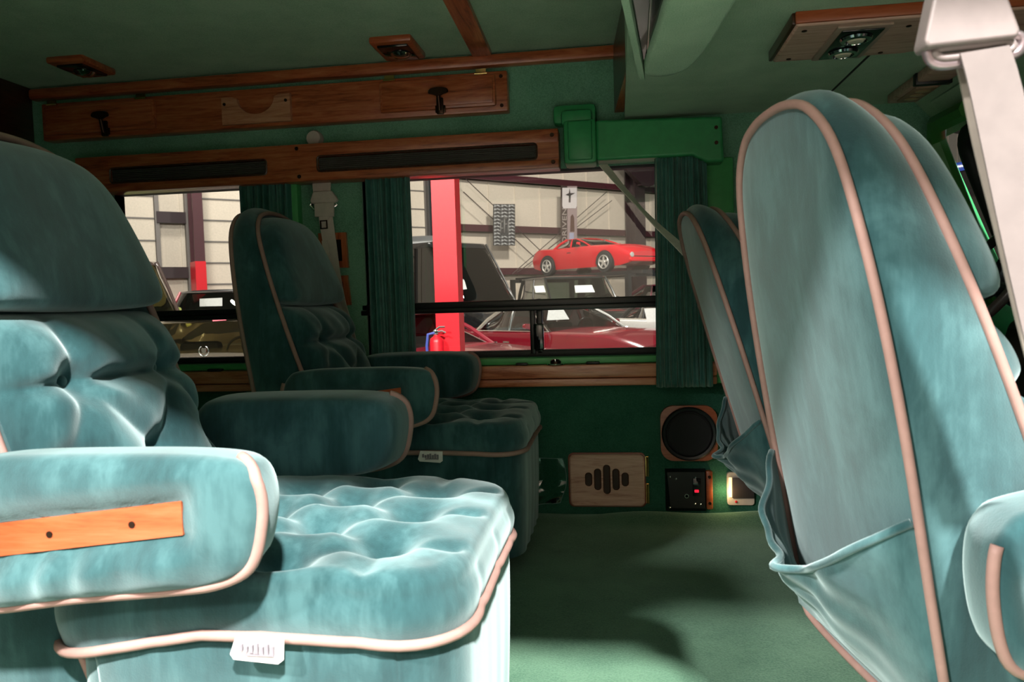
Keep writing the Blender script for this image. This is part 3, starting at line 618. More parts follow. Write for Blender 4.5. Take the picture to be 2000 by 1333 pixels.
m = MB(); m.prism([(x, .82, z) for x, z in ((1.27, .28), (1.22, .56), (1.25, .66), (1.32, .70), (1.70, .70), (2.15, .69), (2.15, .28))], (0, 1.88, 0)); d_ = m.build('body', plain('dash_brown', (.035, .025, .022), .6), r, origin=o, sharp=30); bb = d_.modifiers.new('bevel', 'BEVEL'); bb.width = .02; bb.segments = 3
m = MB(); m.prism([(x, 2.05, z) for x, z in ((1.19, .68), (1.22, .745), (1.32, .76), (1.45, .70), (1.25, .60))], (0, .46, 0)); d_ = m.build('gauge_hood', BLACK, r, origin=o, sharp=30); bb = d_.modifiers.new('bevel', 'BEVEL'); bb.width = .015; bb.segments = 3
for yy in (2.18, 2.30, 2.42):
    m = MB(); m.lathe([(.045, .0), (.05, -.006), (.045, -.012), (.042, -.006), (.001, -.004)], (1.20, yy, .675), 'X', 24); m.build('gauge', plain('gauge_tan', (.5, .4, .28), .4), r, origin=o)
# ------------------------------------------------------------------ captain's chairs
HB = 1.075                                    # top of a seat back
def xb(z): return -.496-.164*(z-.522)         # rear edge of the back's side, chair frame (x forward, z up)
def xf(z): return -.354-.345*(z-.586)         # front edge
BACK_OUT = catmull([(-.195, .215), (0, .205), (.195, .215), (.222, .25), (.228, .42), (.232, .62), (.224, .78), (.204, .91),
                    (.175, 1.0), (.125, 1.052), (.065, 1.072), (0, 1.077), (-.065, 1.072), (-.125, 1.052), (-.175, 1.0), (-.204, .91),
                    (-.224, .78), (-.232, .62), (-.228, .42), (-.222, .25)], 160)
def make_chair(label, loc, rot, recline=0.0, arms=((-1, 0.0), (1, 0.0)), arm_shift=0.0, arm_dz=0.0, drop=0.0, pocket=False, care_tag=False, seed=1):
    rs = np.random.RandomState(seed)
    t = thing('captains_chair', label, 'seat', loc, rot, 'teal velvet captain\'s chairs')
    cr, sr = math.cos(recline), math.sin(recline)
    def lean(x, y, z):                        # the back leans about its hinge
        dx, dz = x+.36, z-.34
        return -.36+dx*cr-dz*sr, y, .34+dx*sr+dz*cr
    # --- back shell
    ph = rs.uniform(0, 6, 4)
    def fm(y, z, s, tt):
        x0, x1 = xb(z), xf(z)
        x = x0+(x1-x0)*np.clip(tt, 0, 1)
        inside = np.clip(1-s, 0, 1)
        x = x - np.where(tt <= 0, .016*np.clip(1-s**4, 0, 1), 0)*1.0
        wr = .0035*np.sin(z*38+y*14+ph[0])*np.exp(-((z-.97)/.10)**2)*np.clip(1-s**6, 0, 1)*np.where(tt <= 0, 1, 0)
        return lean(x+wr, y, z)
    rings = [(s, 0.) for s in (.04, .12, .22, .34, .46, .58, .7, .8, .88, .94, .975, 1.0)]
    for q in np.linspace(.06, .94, 11): rings.append((1+.045*math.sin(PI*q)**.8, q))
    rings += [(s, 1.) for s in (1.0, .97, .9, .75, .5, .2)]
    V, F = stack(BACK_OUT, rings, fm, center=(0, .62))
    mesh_obj('backrest', V, F, VEL, t, sharp=60)
    for tt in (0., 1.):
        m = MB(); pts = []
        for (y, z) in BACK_OUT: pts.append(np.array(lean(xb(z)+(xf(z)-xb(z))*tt+(-.004 if tt == 0 else .004), y*1.006, z+.002)))
        m.tube(pts, .0068, 8, closed=True); m.build('piping', PIPING, t, sharp=0)
    # --- head pad
    o = catmull([(-.19, .792), (-.1, .786), (0, .784), (.1, .786), (.19, .792), (.217, .812), (.212, .87), (.188, .96), (.155, 1.02), (.10, 1.054), (0, 1.064),
                 (-.10, 1.054), (-.155, 1.02), (-.188, .96), (-.212, .87), (-.217, .812)], 110)
    def fh(y, z, s, tt): return lean(xf(z)+tt+.006*np.sin(y*9+z*7+ph[1])*np.clip(1-s**2, 0, 1), y, z)
    rings = [(.3, -.01), (.97, -.01), (1.0, .0), (1.0, .018), (.99, .034), (.965, .048), (.925, .058), (.85, .066), (.7, .074), (.5, .079), (.3, .081), (.1, .082)]
    V, F = stack(o, rings, fh, center=(0, .925)); mesh_obj('headrest_pad', V, F, VEL, t, sharp=60)
    # --- tufted lumbar pad
    nu, nv = 84, 80
    U, Vv = np.meshgrid(np.linspace(-1, 1, nu), np.linspace(0, 1, nv)); hw = .215
    y = U*hw*(1+.0*Vv); z = .36+Vv*.425
    prof = np.clip(1-np.abs(U)**5, 0, 1)**.6*np.clip(1-np.abs(2*Vv-1)**9, 0, 1)**.55
    b1 = [(-.115, .678), (.115, .678)]; b2 = [(-.175, .565), (0., .555), (.175, .565)]; b3 = [(-.115, .45), (.115, .45)]
    h = .078+.018*np.sin((z-.36)*PI/.43)
    def crease(a, b, depth, wdt): return depth*np.exp(-(segd(y, z, a, b)/wdt)**1.6)
    cr_ = np.zeros_like(h)
    lines = [((-.23, .672), b1[0]), (b1[0], b1[1]), (b1[1], (.23, .672))]
    for a, b in lines: cr_ = cr_+crease(a, b, .036, .016)**4
    for a, b in ((b1[0], b2[0]), (b1[0], b2[1]), (b1[1], b2[1]), (b1[1], b2[2]), (b2[0], b3[0]), (b2[1], b3[0]), (b2[1], b3[1]), (b2[2], b3[1]), (b3[0], (-.13, .36)), (b3[1], (.13, .36)),
                 (b1[0], (-.10, .79)), (b1[1], (.10, .79))):
        cr_ = cr_+crease(a, b, .021, .020)**4
    for (by, bz) in b1+b2+b3: cr_ = cr_+(.052*np.exp(-(np.hypot(y-by, (z-bz)*1.1)/.036)**1.8))**4
    cr_ = cr_**.25
    wav = .0035*np.sin(y*70+z*25+ph[2])*np.sin(z*33+ph[3])
    hh = (h-cr_+wav)*prof-.012*(1-prof)
    X, Y, Z = lean(xf(z)+hh, y, z)
    V = np.stack([X.ravel(), Y.ravel(), Z.ravel()], 1)
    F = [[j*nu+i, j*nu+i+1, (j+1)*nu+i+1, (j+1)*nu+i] for j in range(nv-1) for i in range(nu-1)]
    lum = mesh_obj('lumbar_pad', V, F, VEL, t, sharp=0)
    for (by, bz) in b1+b2:
        c = np.array(lean(xf(bz)+.030, by, bz)); m = MB()
        m.lathe([(.004, -.012), (.013, -.008), (.0145, 0), (.012, .006), (.006, .0095), (.001, .010)], c, 'X', 14); m.build('tuft_button', VEL, lum, sharp=0)
    # --- seat cushion (rings of a rounded square, tufted on top)
    np_, nr = 300, 84
    ol = np.array(rsm(rrect(-.30, -.268, .287, .268, .10, 8), np_))
    an_ = np.arctan2(ol[:, 1], ol[:, 0]+.0065); circ = np.stack([.285*np.cos(an_), .27*np.sin(an_)], 1)
    tufts = [(.155, .14), (.155, 0), (.155, -.14), (.035, .205), (.035, .07), (.035, -.07), (.035, -.205), (-.085, .14), (-.085, 0), (-.085, -.14)]
    lnk = [(0, 3), (0, 4), (1, 4), (1, 5), (2, 5), (2, 6), (7, 3), (7, 4), (8, 4), (8, 5), (9, 5), (9, 6)]
    V = []; F = []
    for r in np.linspace(0.015, 1, nr):
        top = min(r/.80, 1.0); ps = .93*top
        a = max(0, min((r-.80)/.10, 1)); d = max(0, (r-.90)/.10)
        ps += .07*math.sin(a*PI/2); drop = .026*(1-math.cos(a*PI/2))+d*.060
        wr_ = min(1, max(0, r/.8))**1.6; q = (ol*wr_+circ*(1-wr_))*ps; x, y = q[:, 0], q[:, 1]
        zt = .462-.014*(x/.29)**2*(x > 0)-.012*(y/.27)**2
        cr_ = np.zeros(np_)
        for i, j in lnk: cr_ = cr_+(.016*np.exp(-(segd(x, y, tufts[i], tufts[j])/.024)**2))**4
        for (bx, by) in tufts: cr_ = cr_+(.052*np.exp(-(np.hypot(x-bx, y-by)/.040)**1.8))**4
        for i, sgn in ((0, 1), (1, 1), (2, 1)): cr_ = cr_+(.011*np.exp(-(segd(x, y, tufts[i], (.26, tufts[i][1]*1.1))/.015)**2))**4
        for i, e in ((2, (.16, -.25)), (6, (.03, -.26)), (9, (-.09, -.25)), (0, (.16, .25)), (3, (.03, .26))): cr_ = cr_+(.009*np.exp(-(segd(x, y, tufts[i], e)/.015)**2))**4
        cr_ = cr_**.25
        rip = .0012*np.sin(x*55+y*38+ph[0])*np.sin(y*46-x*22+ph[1])
        fade = 1 if r < .78 else max(0, 1-(r-.78)/.14)
        zz = zt-drop-(cr_+rip)*fade
        rear = np.clip((-.05-x)/.25, 0, 1); zz = zz-.045*rear*(r > .8)*d
        if d > 0:                               # sides puff between the seams
            puff = 1+.028*math.sin(PI*min(d*1.0, 1))
            seam = np.zeros(np_)
            for sx in (.155, .03, -.12): seam = np.maximum(seam, np.exp(-((x-sx)/.014)**2)*(np.abs(y) > .24))
            for sy in (.14, 0, -.14): seam = np.maximum(seam, np.exp(-((y-sy)/.014)**2)*(x > .26))
            x = x*(puff-.008*seam); y = y*(puff-.008*seam)
        V += list(np.stack([x, y, zz], 1))
    V.append(np.array([0, 0, .462]))
    for i in range(nr-1):
        for k in range(np_): F.append([i*np_+k, i*np_+(k+1) % np_, (i+1)*np_+(k+1) % np_, (i+1)*np_+k])
    for k in range(np_): F.append([k, (k+1) % np_, nr*np_])
    cu = mesh_obj('seat_cushion', V, F, VEL, t, sharp=0)
    m = MB(); edge = V[(nr-1)*np_: nr*np_]
    m.tube([np.array([p[0]*1.018, p[1]*1.018, p[2]]) for p in edge], .0072, 8, closed=True); m.build('piping', PIPING, cu, sharp=0)
    # --- skirt with soft folds, dark pedestal
    ol2 = rsm(rrect(-.27, -.262, .284, .262, .09, 8), np_); V = []; F = []; zs = np.linspace(.375, .055, 26); ang = np.linspace(0, 2*PI, np_, endpoint=False)
    for i, z in enumerate(zs):
        k = (zs[0]-z)/(zs[0]-zs[-1])
        f = 1-.03*k+.010*k*np.sin(ang*23+ph[2])*np.abs(np.sin(ang*2+ph[3]))+.012*np.sin(PI*k)
        rear = np.clip((-.05-ol2[:, 0])/.25, 0, 1)
        V += list(np.stack([ol2[:, 0]*f, ol2[:, 1]*f, np.full(np_, z)-.045*rear*(1-k)], 1))
    for i in range(len(zs)-1):
        for k in range(np_): F.append([i*np_+k, i*np_+(k+1) % np_, (i+1)*np_+(k+1) % np_, (i+1)*np_+k])
    F.append(list(range(np_))); F.append([(len(zs)-1)*np_+k for k in range(np_)])
    mesh_obj('skirt', V, F, VEL, t, sharp=60)
    # apron: the smooth front and side panel over the gathered skirt
    for side in (-1, 1):
        o = catmull([(-.20, .372), (0, .374), (.15, .374), (.20, .37), (.21, .30), (.208, .20), (.19, .155), (.15, .14), (0, .14), (-.18, .145), (-.205, .17), (-.21, .30)], 80)
        V, F = stack(o, [(.1, .0), (.95, .0), (1., .004), (.99, .011), (.96, .015), (.8, .018), (.4, .02)], lambda a, b, s, tt, sd=side: (a, sd*(.249+tt-.02*np.clip((.30-b)/.16, 0, 1)), b), center=(.03, .26))
        mesh_obj('skirt_panel', V, F, VEL, t, sharp=60)
    m = MB(); m.lathe([(.20, 0), (.21, .012), (.17, .03), (.15, .075)], (.0, 0, drop), 'Z', 32); m.build('swivel_base', BLACK, t)
    # --- armrests
    AO = catmull([(-.355, .585), (-.30, .606), (-.1, .610), (.01, .606), (.05, .594), (.066, .565), (.066, .525), (.050, .475), (.008, .452), (-.06, .442), (-.18, .43), (-.30, .414), (-.352, .42), (-.372, .455), (-.374, .53)], 120)
    for side, tilt in arms:
        y0 = side*.285; ct, st = math.cos(tilt), math.sin(tilt)
        def tl(a, b, ct=ct, st=st):
            da, db = a+.33, b-.46; return arm_shift-.33+da*ct-db*st, .46+arm_dz+da*st+db*ct
        strip = (-.335, -.030, .477, .518); SL = .12
        def fa(a, b, s, tt, side=side, y0=y0):
            dx = np.maximum(np.maximum(strip[0]-a, a-strip[1]), 0); dz = np.maximum(np.maximum(strip[2]-(b-SL*(a+.33)), (b-SL*(a+.33))-strip[3]), 0)
            dist = np.hypot(dx, dz)
            face = np.clip(1-s, 0, 1)
            outer = np.where(tt > 0, 1., 0.)
            bul = np.abs(tt)+.020*outer*np.clip(1-s**6, 0, 1)*np.clip(dist/.03, 0, 1)**.7+.006*(1-outer)*np.clip(1-s**2, 0, 1)
            fold = .0042*np.sin(a*88+1.6*np.sin(a*21+ph[1])+ph[0]-b*18)*np.clip((.505-b)/.04, 0, 1)*outer*np.clip(1-s**8, 0, 1)*(a > -.4)
            A, B = tl(a, b)
            return A, y0+side*np.where(tt > 0, bul+fold, -bul), B
        rings = [(s, -.044) for s in (.08, .3, .6, .78, .86)]+[(.905, -.041), (.94, -.034), (.965, -.022), (.98, -.006), (.99, .012), (.995, .03), (.997, .037), (.985, .041)]+[(s, .044) for s in (.96, .93, .9, .86, .82, .77, .71, .65, .58, .5, .42, .34, .26, .18, .1, .04)]
        V, F = stack(AO, rings, fa, center=(-.16, .512))
        arm = mesh_obj('armrest', V, F, VEL, t, sharp=0)
        m = MB(); pp = [p for p in AO]; k0 = int(np.argmin([abs(p[0]-.035)+abs(p[1]-.603)*1.5 for p in AO]))
        run = [AO[(k0+i) % 120] for i in range(120)]
        run = run[:[i for i, p in enumerate(run) if p[0] < -.345 and p[1] > .575][0]] if any(p[0] < -.345 and p[1] > .575 for p in run) else run[:95]
        pts = []
        for i, (a, b) in enumerate(run):
            A, B = tl(a, b); inn = max(0, 1-i/4.)
            pts.append((A, y0+side*(.040-.02*inn), B-.0*inn))
        m.tube(pts, .0072, 8); m.build('piping', PIPING, arm, sharp=0)
        m = MB(); P4 = [(strip[0], strip[2]), (strip[1], strip[2]+SL*.305), (strip[1], strip[3]+SL*.305), (strip[0], strip[3])]
        P4 = [tl(a, b) for a, b in P4]
        m.prism([(a, y0+side*.036, b) for a, b in P4], (0, side*.0125, 0)); st_ = m.build('wood_inlay', OAKO, arm, sharp=30)
        for a in (-.30, -.205, -.095):
            A, B = tl(a, .4975+SL*(a+.33)); m = MB(); m.cyl((A, y0+side*.046, B), (A, y0+side*.0495, B), .0042, 12); m.build('screw', BRONZE, st_)
    # --- map pocket on the rear of the back
    if pocket:
        nu, nv = 56, 44; U, Vv = np.meshgrid(np.linspace(0, 1, nu), np.linspace(0, 1, nv))
        sag = np.sin(PI*U)**.9; skew = .35+.3*U
        hem = .520-.125*sag; zb = .235
        z = zb+(hem-zb)*Vv; y = (U*2-1)*(.226+.004*Vv)
        off = .010+.100*(Vv**1.5)*np.sin(PI*U**.85)**.8+.02*np.sin(PI*Vv)*sag
        off += .010*np.sin((U*6.5+Vv*2.2)*PI+ph[1])*Vv*sag+.006*np.sin((U*11-Vv*5)*PI+ph[2])*Vv*sag
        P = [];
        for o2 in (0, .007):
            X, Y, Z = lean(xb(z)-off+o2-.004, y, z-.0*off); P += list(np.stack([X.ravel(), Y.ravel(), Z.ravel()], 1))
        F = []; nn = nu*nv
        for o2 in (0, nn): F += [[o2+j*nu+i, o2+j*nu+i+1, o2+(j+1)*nu+i+1, o2+(j+1)*nu+i] for j in range(nv-1) for i in range(nu-1)]
        bd = [i for i in range(nu)]+[j*nu+nu-1 for j in range(1, nv)]+[(nv-1)*nu+i for i in range(nu-2, -1, -1)]+[j*nu for j in range(nv-2, 0, -1)]
        for a, b in zip(bd, bd[1:]+bd[:1]): F.append([a, b, nn+b, nn+a])
        pk = mesh_obj('map_pocket', P, F, VEL, t, sharp=70)
        m = MB()
        top = [np.array(P[(nv-1)*nu+i]) for i in range(nu)]; m.tube([p+np.array([.002, 0, 0]) for p in top], .006, 8); m.build('hem', VEL, pk, sharp=0)
    if care_tag:
        m = MB(); yy = -.2845
        m.prism([(.005, yy, .372), (.068, yy, .370), (.069, yy-.006, .345), (.062, yy-.007, .340), (.004, yy-.007, .344), (-.001, yy-.006, .350)], (0, -.0016, 0)); tg = m.build('care_tag', WHITE, t, sharp=30)
        m = MB()
        for k in range(7):
            a = .012+k*.0068; h_ = (.009, .006, .008, .010, .006, .009, .007)[k]
            m.box((a, yy-.0095, .355-.001*k), (a+.0045, yy-.0055, .355+h_))
        m.box((.02, yy-.0098, .3495), (.055, yy-.0065, .3515)); m.build('tag_print', GREYINK, tg)
    return t
make_chair('near teal velvet captain\'s chair with wood inlaid armrest, seat brightly lit', (-.49, 1.17, 0), 0, care_tag=True, seed=1)
make_chair('dark teal velvet captain\'s chair under the far windows, on the carpeted wall side', (-.56, 2.34, 0), 0, care_tag=True, seed=2)
make_chair('large pale teal passenger seat seen from behind, with a sagging map pocket, nearest the camera', (.812, 1.31, -.03), math.radians(10), pocket=True, seed=3, arms=((-1, .10), (1, 0)), arm_shift=-.088, arm_dz=-.045, drop=.04)
make_chair('driver\'s teal velvet seat seen from behind, beside the steering wheel', (.86, 2.23, -.04), math.radians(3), recline=math.radians(7), pocket=True, seed=4, arms=(), drop=.04)
# ------------------------------------------------------------------ the hall outside
GZ0 = -.75
CONC = plain('hall_concrete', (.30, .27, .24), .35)
PANEL = plain('hall_panel_cream', (.60, .52, .43), .6)
MAROON = plain('steel_maroon', (.055, .008, .014), .5)
MAROOND = plain('steel_maroon_dark', (.02, .006, .009), .55)
struct(MB().box((-60, -14, GZ0-.1), (60, 60, GZ0)).build('ground', CONC))
P0 = np.array((-5.0, 24.0, 0)); E1 = np.array((.73, .684, 0)); N1 = np.array((.684, -.73, 0))     # wall line, towards the van
def wp(s, z, n=0): return P0+E1*s+N1*n+np.array((0, 0, z))
def wbox(m, s0, s1, z0, z1, n0, n1):
    m.prism([wp(s0, z0, n0), wp(s1, z0, n0), wp(s1, z1, n0), wp(s0, z1, n0)], N1*(n1-n0)); return m
def s_of(px, z=None):
    d = FWD+CX*(px-1000)/FPX-CY*(450-666.5)/FPX
    A = np.array([[E1[0], -d[0]], [E1[1], -d[1]]]); s, t = np.linalg.solve(A, -P0[:2]); return s
m = MB(); wbox(m, -45, 45, GZ0, 11, -.2, 0)
s = -45.
while s < 45: wbox(m, s, s+.05, GZ0, 11, 0, .03); s += 1.05
struct(m.build('wall_back', PANEL))
struct(MB().box((-40, -13.6, GZ0), (40, -13.4, 9)).build('wall_reflected', PANEL))  # unseen wall added behind the camera to show in window reflections
struct(MB().box((-60, 3.3, 9.3), (60, 60, 9.5)).build('ceiling_blocker', plain('blocker_grey', (.10, .09, .085), .8)))  # unseen roof added to block world light and darken the cars' reflections
# girts and columns
for k, (z, lab) in enumerate(((4.78, 'top maroon steel girt along the hall\'s cream wall'), (3.13, 'middle maroon steel girt along the hall\'s cream wall'), (1.75, 'lowest maroon steel girt along the hall wall, behind the raised red car'))):
    m = MB(); wbox(m, s_of(848), 30, z-.11, z+.11, .03, .22); wbox(m, s_of(848), 30, z-.11, z-.09, .03, .30); tag(m.build('steel_girt', MAROON), lab, 'girt', 'maroon girts of the hall wall')
for z, lab in ((3.13, 'upper short dark girt left of the maroon column in the left window'), (1.75, 'lower short dark girt left of the maroon column in the left window')):
    m = MB(); wbox(m, s_of(304), s_of(360), z-.14, z+.14, .03, .24); tag(m.build('steel_girt', MAROOND), lab, 'girt', 'short girts beside the left window column')
def column(px, w, lab, mat=MAROON, red=None, n=.6, haunch=False):
    s = s_of(px); c = wp(s, GZ0, n); r = thing('steel_column', lab, 'column', c, 0, 'columns of the hall')
    m = MB()
    for n0, n1, ww in ((n-.25, n-.2, w), (n-.2, n+.2, w*.15), (n+.2, n+.25, w)): wbox(m, s-ww/2, s+ww/2, GZ0, 9, n0, n1)
    m.build('post', mat, r, origin=c)
    if red is not None:
        m = MB(); wbox(m, s-w*.53, s+w*.53, GZ0, red, n-.27, n+.27); m.build('red_foot', RED, r, origin=c)
    if haunch:
        m = MB(); m.prism([wp(s-w*.3, 4.75, n+.3), wp(s-w*.3, 6.6, n+.3), wp(s+6, 8.0, n+.3), wp(s+6, 6.9, n+.3), wp(s+1.6, 5.25, n+.3), wp(s+w*.5, 4.72, n+.3)], N1*.2); m.prism([wp(s-w*.3, 4.8, n+.3), wp(s-w*.3, 6.6, n+.3), wp(s-3.2, 6.6, n+.3), wp(s-1.0, 5.4, n+.3)], N1*.2); m.build('haunch', MAROOND, r, origin=c)
column(1219, .52, 'dark maroon column behind the raised red car', MAROOND, haunch=True)
column(372, .24, 'maroon column with a red foot seen through the left window', MAROON, red=2.0)
column(838, .40, 'grey steel column just left of the bright red post', plain('steel_grey', (.06, .055, .06), .5))
# sectional doors left of the post and through the left window
for (pa, pb, lab) in ((240, 300, 'cream sectional door behind the near chair\'s head'), (385, 520, 'cream sectional door right of the maroon column in the left window'), (700, 826, 'cream sectional door panel left of the red post')):
    s0, s1 = s_of(pa)-.2, s_of(pb); c = wp((s0+s1)/2, GZ0, .1); r = thing('sectional_door', lab, 'door', c, 0, 'sectional doors of the hall'); m = MB()
    z = GZ0
    while z < 6.5: wbox(m, s0, s1, z+.02, z+.53, .08, .14); z += .55
    m.build('leaf', PANEL, r, origin=c, sharp=30); m = MB()
    z = GZ0+.55
    while z < 6.5: wbox(m, s0, s1, z-.015, z+.015, .13, .17); z += .55
    for ss in (s0-.06, s1+.06): wbox(m, ss-.05, ss+.05, GZ0, 6.6, .03, .2)
    m.build('track', plain('track_grey', (.16, .14, .13), .5), r, origin=c)
# brace rods
def rod(p, q, lab):
    a = wp(s_of(p[0]), 0, .9); b = wp(s_of(q[0]), 0, .9); A = at(p[0], p[1], Y=a[1]); B = at(q[0], q[1], Y=b[1])
    tag(MB().tube([A, B], .014, 6).build('brace_rod', plain('rod_dark', (.05, .03, .03), .5)), lab, 'rod', 'crossed brace rods on the hall wall')
rod((910, 350), (1066, 500), 'upper of two dark rods falling from the red post to the raised car\'s tail')
rod((905, 375), (1050, 508), 'lower of two dark rods falling from the red post to the raised car\'s tail')
rod((1000, 536), (1185, 375), 'upper of two dark rods rising rightwards to the maroon column')
rod((1010, 533), (1195, 392), 'lower of two dark rods rising rightwards to the maroon column')
# tyre tread banner
def plane_pt(px, py, n):
    d = FWD+CX*(px-1000)/FPX-CY*(py-666.5)/FPX; o = P0+N1*n
    t = np.dot(o-EYE, N1)/np.dot(d, N1); return EYE+d*t
def quad(px0, py0, px1, py1, n): return [plane_pt(px0, py1, n), plane_pt(px1, py1, n), plane_pt(px1, py0, n), plane_pt(px0, py0, n)]
q = quad(963, 399, 1005, 480, .7); c0 = np.mean(q, 0); r = thing('tread_banner', 'hanging grey banner printed with tyre treads on the hall wall', 'banner', c0)
m = MB(); m.prism(q, N1*.03); m.build('cloth', plain('banner_dark', (.035, .035, .037), .7), r, origin=c0)
def qp(u, v, k=0): return q[0]*(1-u)*(1-v)+q[1]*u*(1-v)+q[2]*u*v+q[3]*(1-u)*v+N1*(.032+k)
TRD = plain('tread_grey', (.42, .42, .42), .7); m = MB()
for j in range(12):
    for i in range(3):
        u0, v0 = i/3+.02, (j+.12)/12
        if i == 1 and 3 <= j <= 7: continue
        du = .145
        for k in (0, 1):
            a0, a1 = u0+k*du, u0+(k+1)*du; b0, b1 = (v0, v0+.030) if k == 0 else (v0+.030, v0)
            m.prism([qp(a0, b0), qp(a1, b1), qp(a1, b1+.024), qp(a0, b0+.024)], N1*.012)
        m.prism([qp(u0+.01, v0+.03), qp(u0+.05, v0+.045), qp(u0+.05, v0+.06), qp(u0+.01, v0+.05)], N1*.012)
m.build('tread_print', TRD, r, origin=c0, sharp=0)
m = MB()
for (a, b, c, d) in ((.30, .30, .35, .60), (.47, .30, .53, .68), (.65, .30, .70, .60), (.30, .55, .45, .60), (.53, .50, .62, .53), (.47, .64, .60, .69), (.35, .40, .45, .43)):
    m.prism([qp(a, b), qp(c, b), qp(c, d), qp(a, d)], N1*.014)
m.build('emblem_print', plain('emblem_grey', (.16, .155, .15), .6), r, origin=c0, sharp=0)
# vertical word banner
q2 = quad(1095, 364, 1126, 478, .7); c0 = np.mean(q2, 0); r = thing('word_banner', 'tall banner with the upright word DRIVEN on the hall wall', 'banner', c0)
m = MB(); m.prism([q2[0], q2[0]*.62+q2[1]*.38, q2[3]*.62+q2[2]*.38, q2[3]], N1*.03); m.build('dark_band', plain('banner_brown', (.045, .025, .022), .7), r, origin=c0)
m = MB(); m.prism([q2[0]*.62+q2[1]*.38, q2[1], q2[2], q2[3]*.62+q2[2]*.38], N1*.03); m.build('picture_field', plain('banner_photo', (.30, .22, .22), .7), r, origin=c0)
def q2p(u, v): return q2[0]*(1-u)*(1-v)+q2[1]*u*(1-v)+q2[2]*u*v+q2[3]*(1-u)*v+N1*.035
m = MB(); m.prism([q2p(.06, .66), q2p(.12, .62), q2p(.9, .62), q2p(.97, .66), q2p(.97, .97), q2p(.06, .97)], N1*.008); lg = m.build('logo_field', plain('logo_pale', (.60, .55, .55), .7), r, origin=c0)
m = MB(); m.prism([q2p(.45, .72), q2p(.56, .72), q2p(.58, .84), q2p(.86, .88), q2p(.55, .88), q2p(.5, .96), q2p(.46, .88), q2p(.25, .85), q2p(.46, .83)], N1*.016); m.build('logo_mark', plain('logo_dark', (.06, .045, .045), .7), lg, origin=None if False else c0)
m = MB(); m.prism([q2p(.55, .22), q2p(.82, .22), q2p(.80, .46), q2p(.70, .52), q2p(.58, .48)], N1*.008); m.build('printed_figure', plain('figure_brown', (.085, .035, .025), .7), r, origin=c0)
m = MB(); m.prism([q2p(.50, .02), q2p(.78, .02), q2p(.78, .20), q2p(.50, .20)], N1*.008); m.build('printed_patch', plain('patch_blue', (.34, .34, .46), .7), r, origin=c0)
cu = bpy.data.curves.new('word', 'FONT'); cu.body = 'DRIVEN'; cu.align_x = 'CENTER'; cu.align_y = 'CENTER'; cu.size = 1; cu.extrude = .006
tmp = bpy.data.objects.new('lettering', cu); COL.objects.link(tmp)
dg = bpy.context.evaluated_depsgraph_get(); me = bpy.data.meshes.new_from_object(tmp.evaluated_get(dg)); bpy.data.objects.remove(tmp)
co = np.array([v.co[:] for v in me.vertices]); x0, x1 = co[:, 0].min(), co[:, 0].max(); y0, y1 = co[:, 1].min(), co[:, 1].max()
for v in me.vertices:
    a = (v.co.x-x0)/(x1-x0); b = (v.co.y-y0)/(y1-y0)
    p = q2p(.33-.27*b, .02+.60*a)+N1*(v.co.z+.0)-c0; v.co = Vector(p)
me.materials.append(plain('letter_grey', (.30, .25, .23), .7)); ob = bpy.data.objects.new('lettering', me); COL.objects.link(ob); ob.parent = r
# bright red post with extinguisher
c = at(882, 560, Y=6.2); r = thing('red_post', 'bright red steel post standing outside the middle window', 'post', (c[0], 6.2, GZ0))
wpx = (898-852)/FPX*6.2
m = MB(); m.prism([(c[0]-wpx/2, 6.0, GZ0), (c[0]+wpx/2, 6.0, GZ0), (c[0]+wpx/2, 6.2, GZ0), (c[0]-wpx/2, 6.2, GZ0)], (0, 0, 8)); m.build('shaft', RED, r, origin=(c[0], 6.2, GZ0))
m = MB(); m.box((c[0]-.25, 5.9, GZ0), (c[0]+.25, 6.35, GZ0+.02)); m.build('base_plate', MAROOND, r, origin=(c[0], 6.2, GZ0))
e = at(853, 680, Y=5.92); r = thing('fire_extinguisher', 'red fire extinguisher with a blue strap hung on the red post', 'extinguisher', (e[0], 5.92, e[2]))
m = MB(); m.lathe([(.045, -.35), (.055, -.34), (.055, .045), (.048, .075), (.022, .095), (.018, .11)], (0, 0, 0), 'Z', 24); m.build('cylinder', RED, r)
m = MB(); m.box((-.02, -.02, .105), (.02, .02, .14), .004); m.tube([(-.02, 0, .13), (.03, -.01, .165), (.075, -.01, .165)], .008, 8); m.tube([(-.02, 0, .12), (.05, -.01, .135), (.08, -.01, .12)], .007, 8); m.build('valve', CHROME, r)
m = MB(); m.tube([(-.01, -.02, .12), (-.06, -.03, .11), (-.075, -.02, .02), (-.07, -.02, -.15)], .011, 8); m.build('hose', plain('hose_blue', (.05, .08, .35), .5), r)

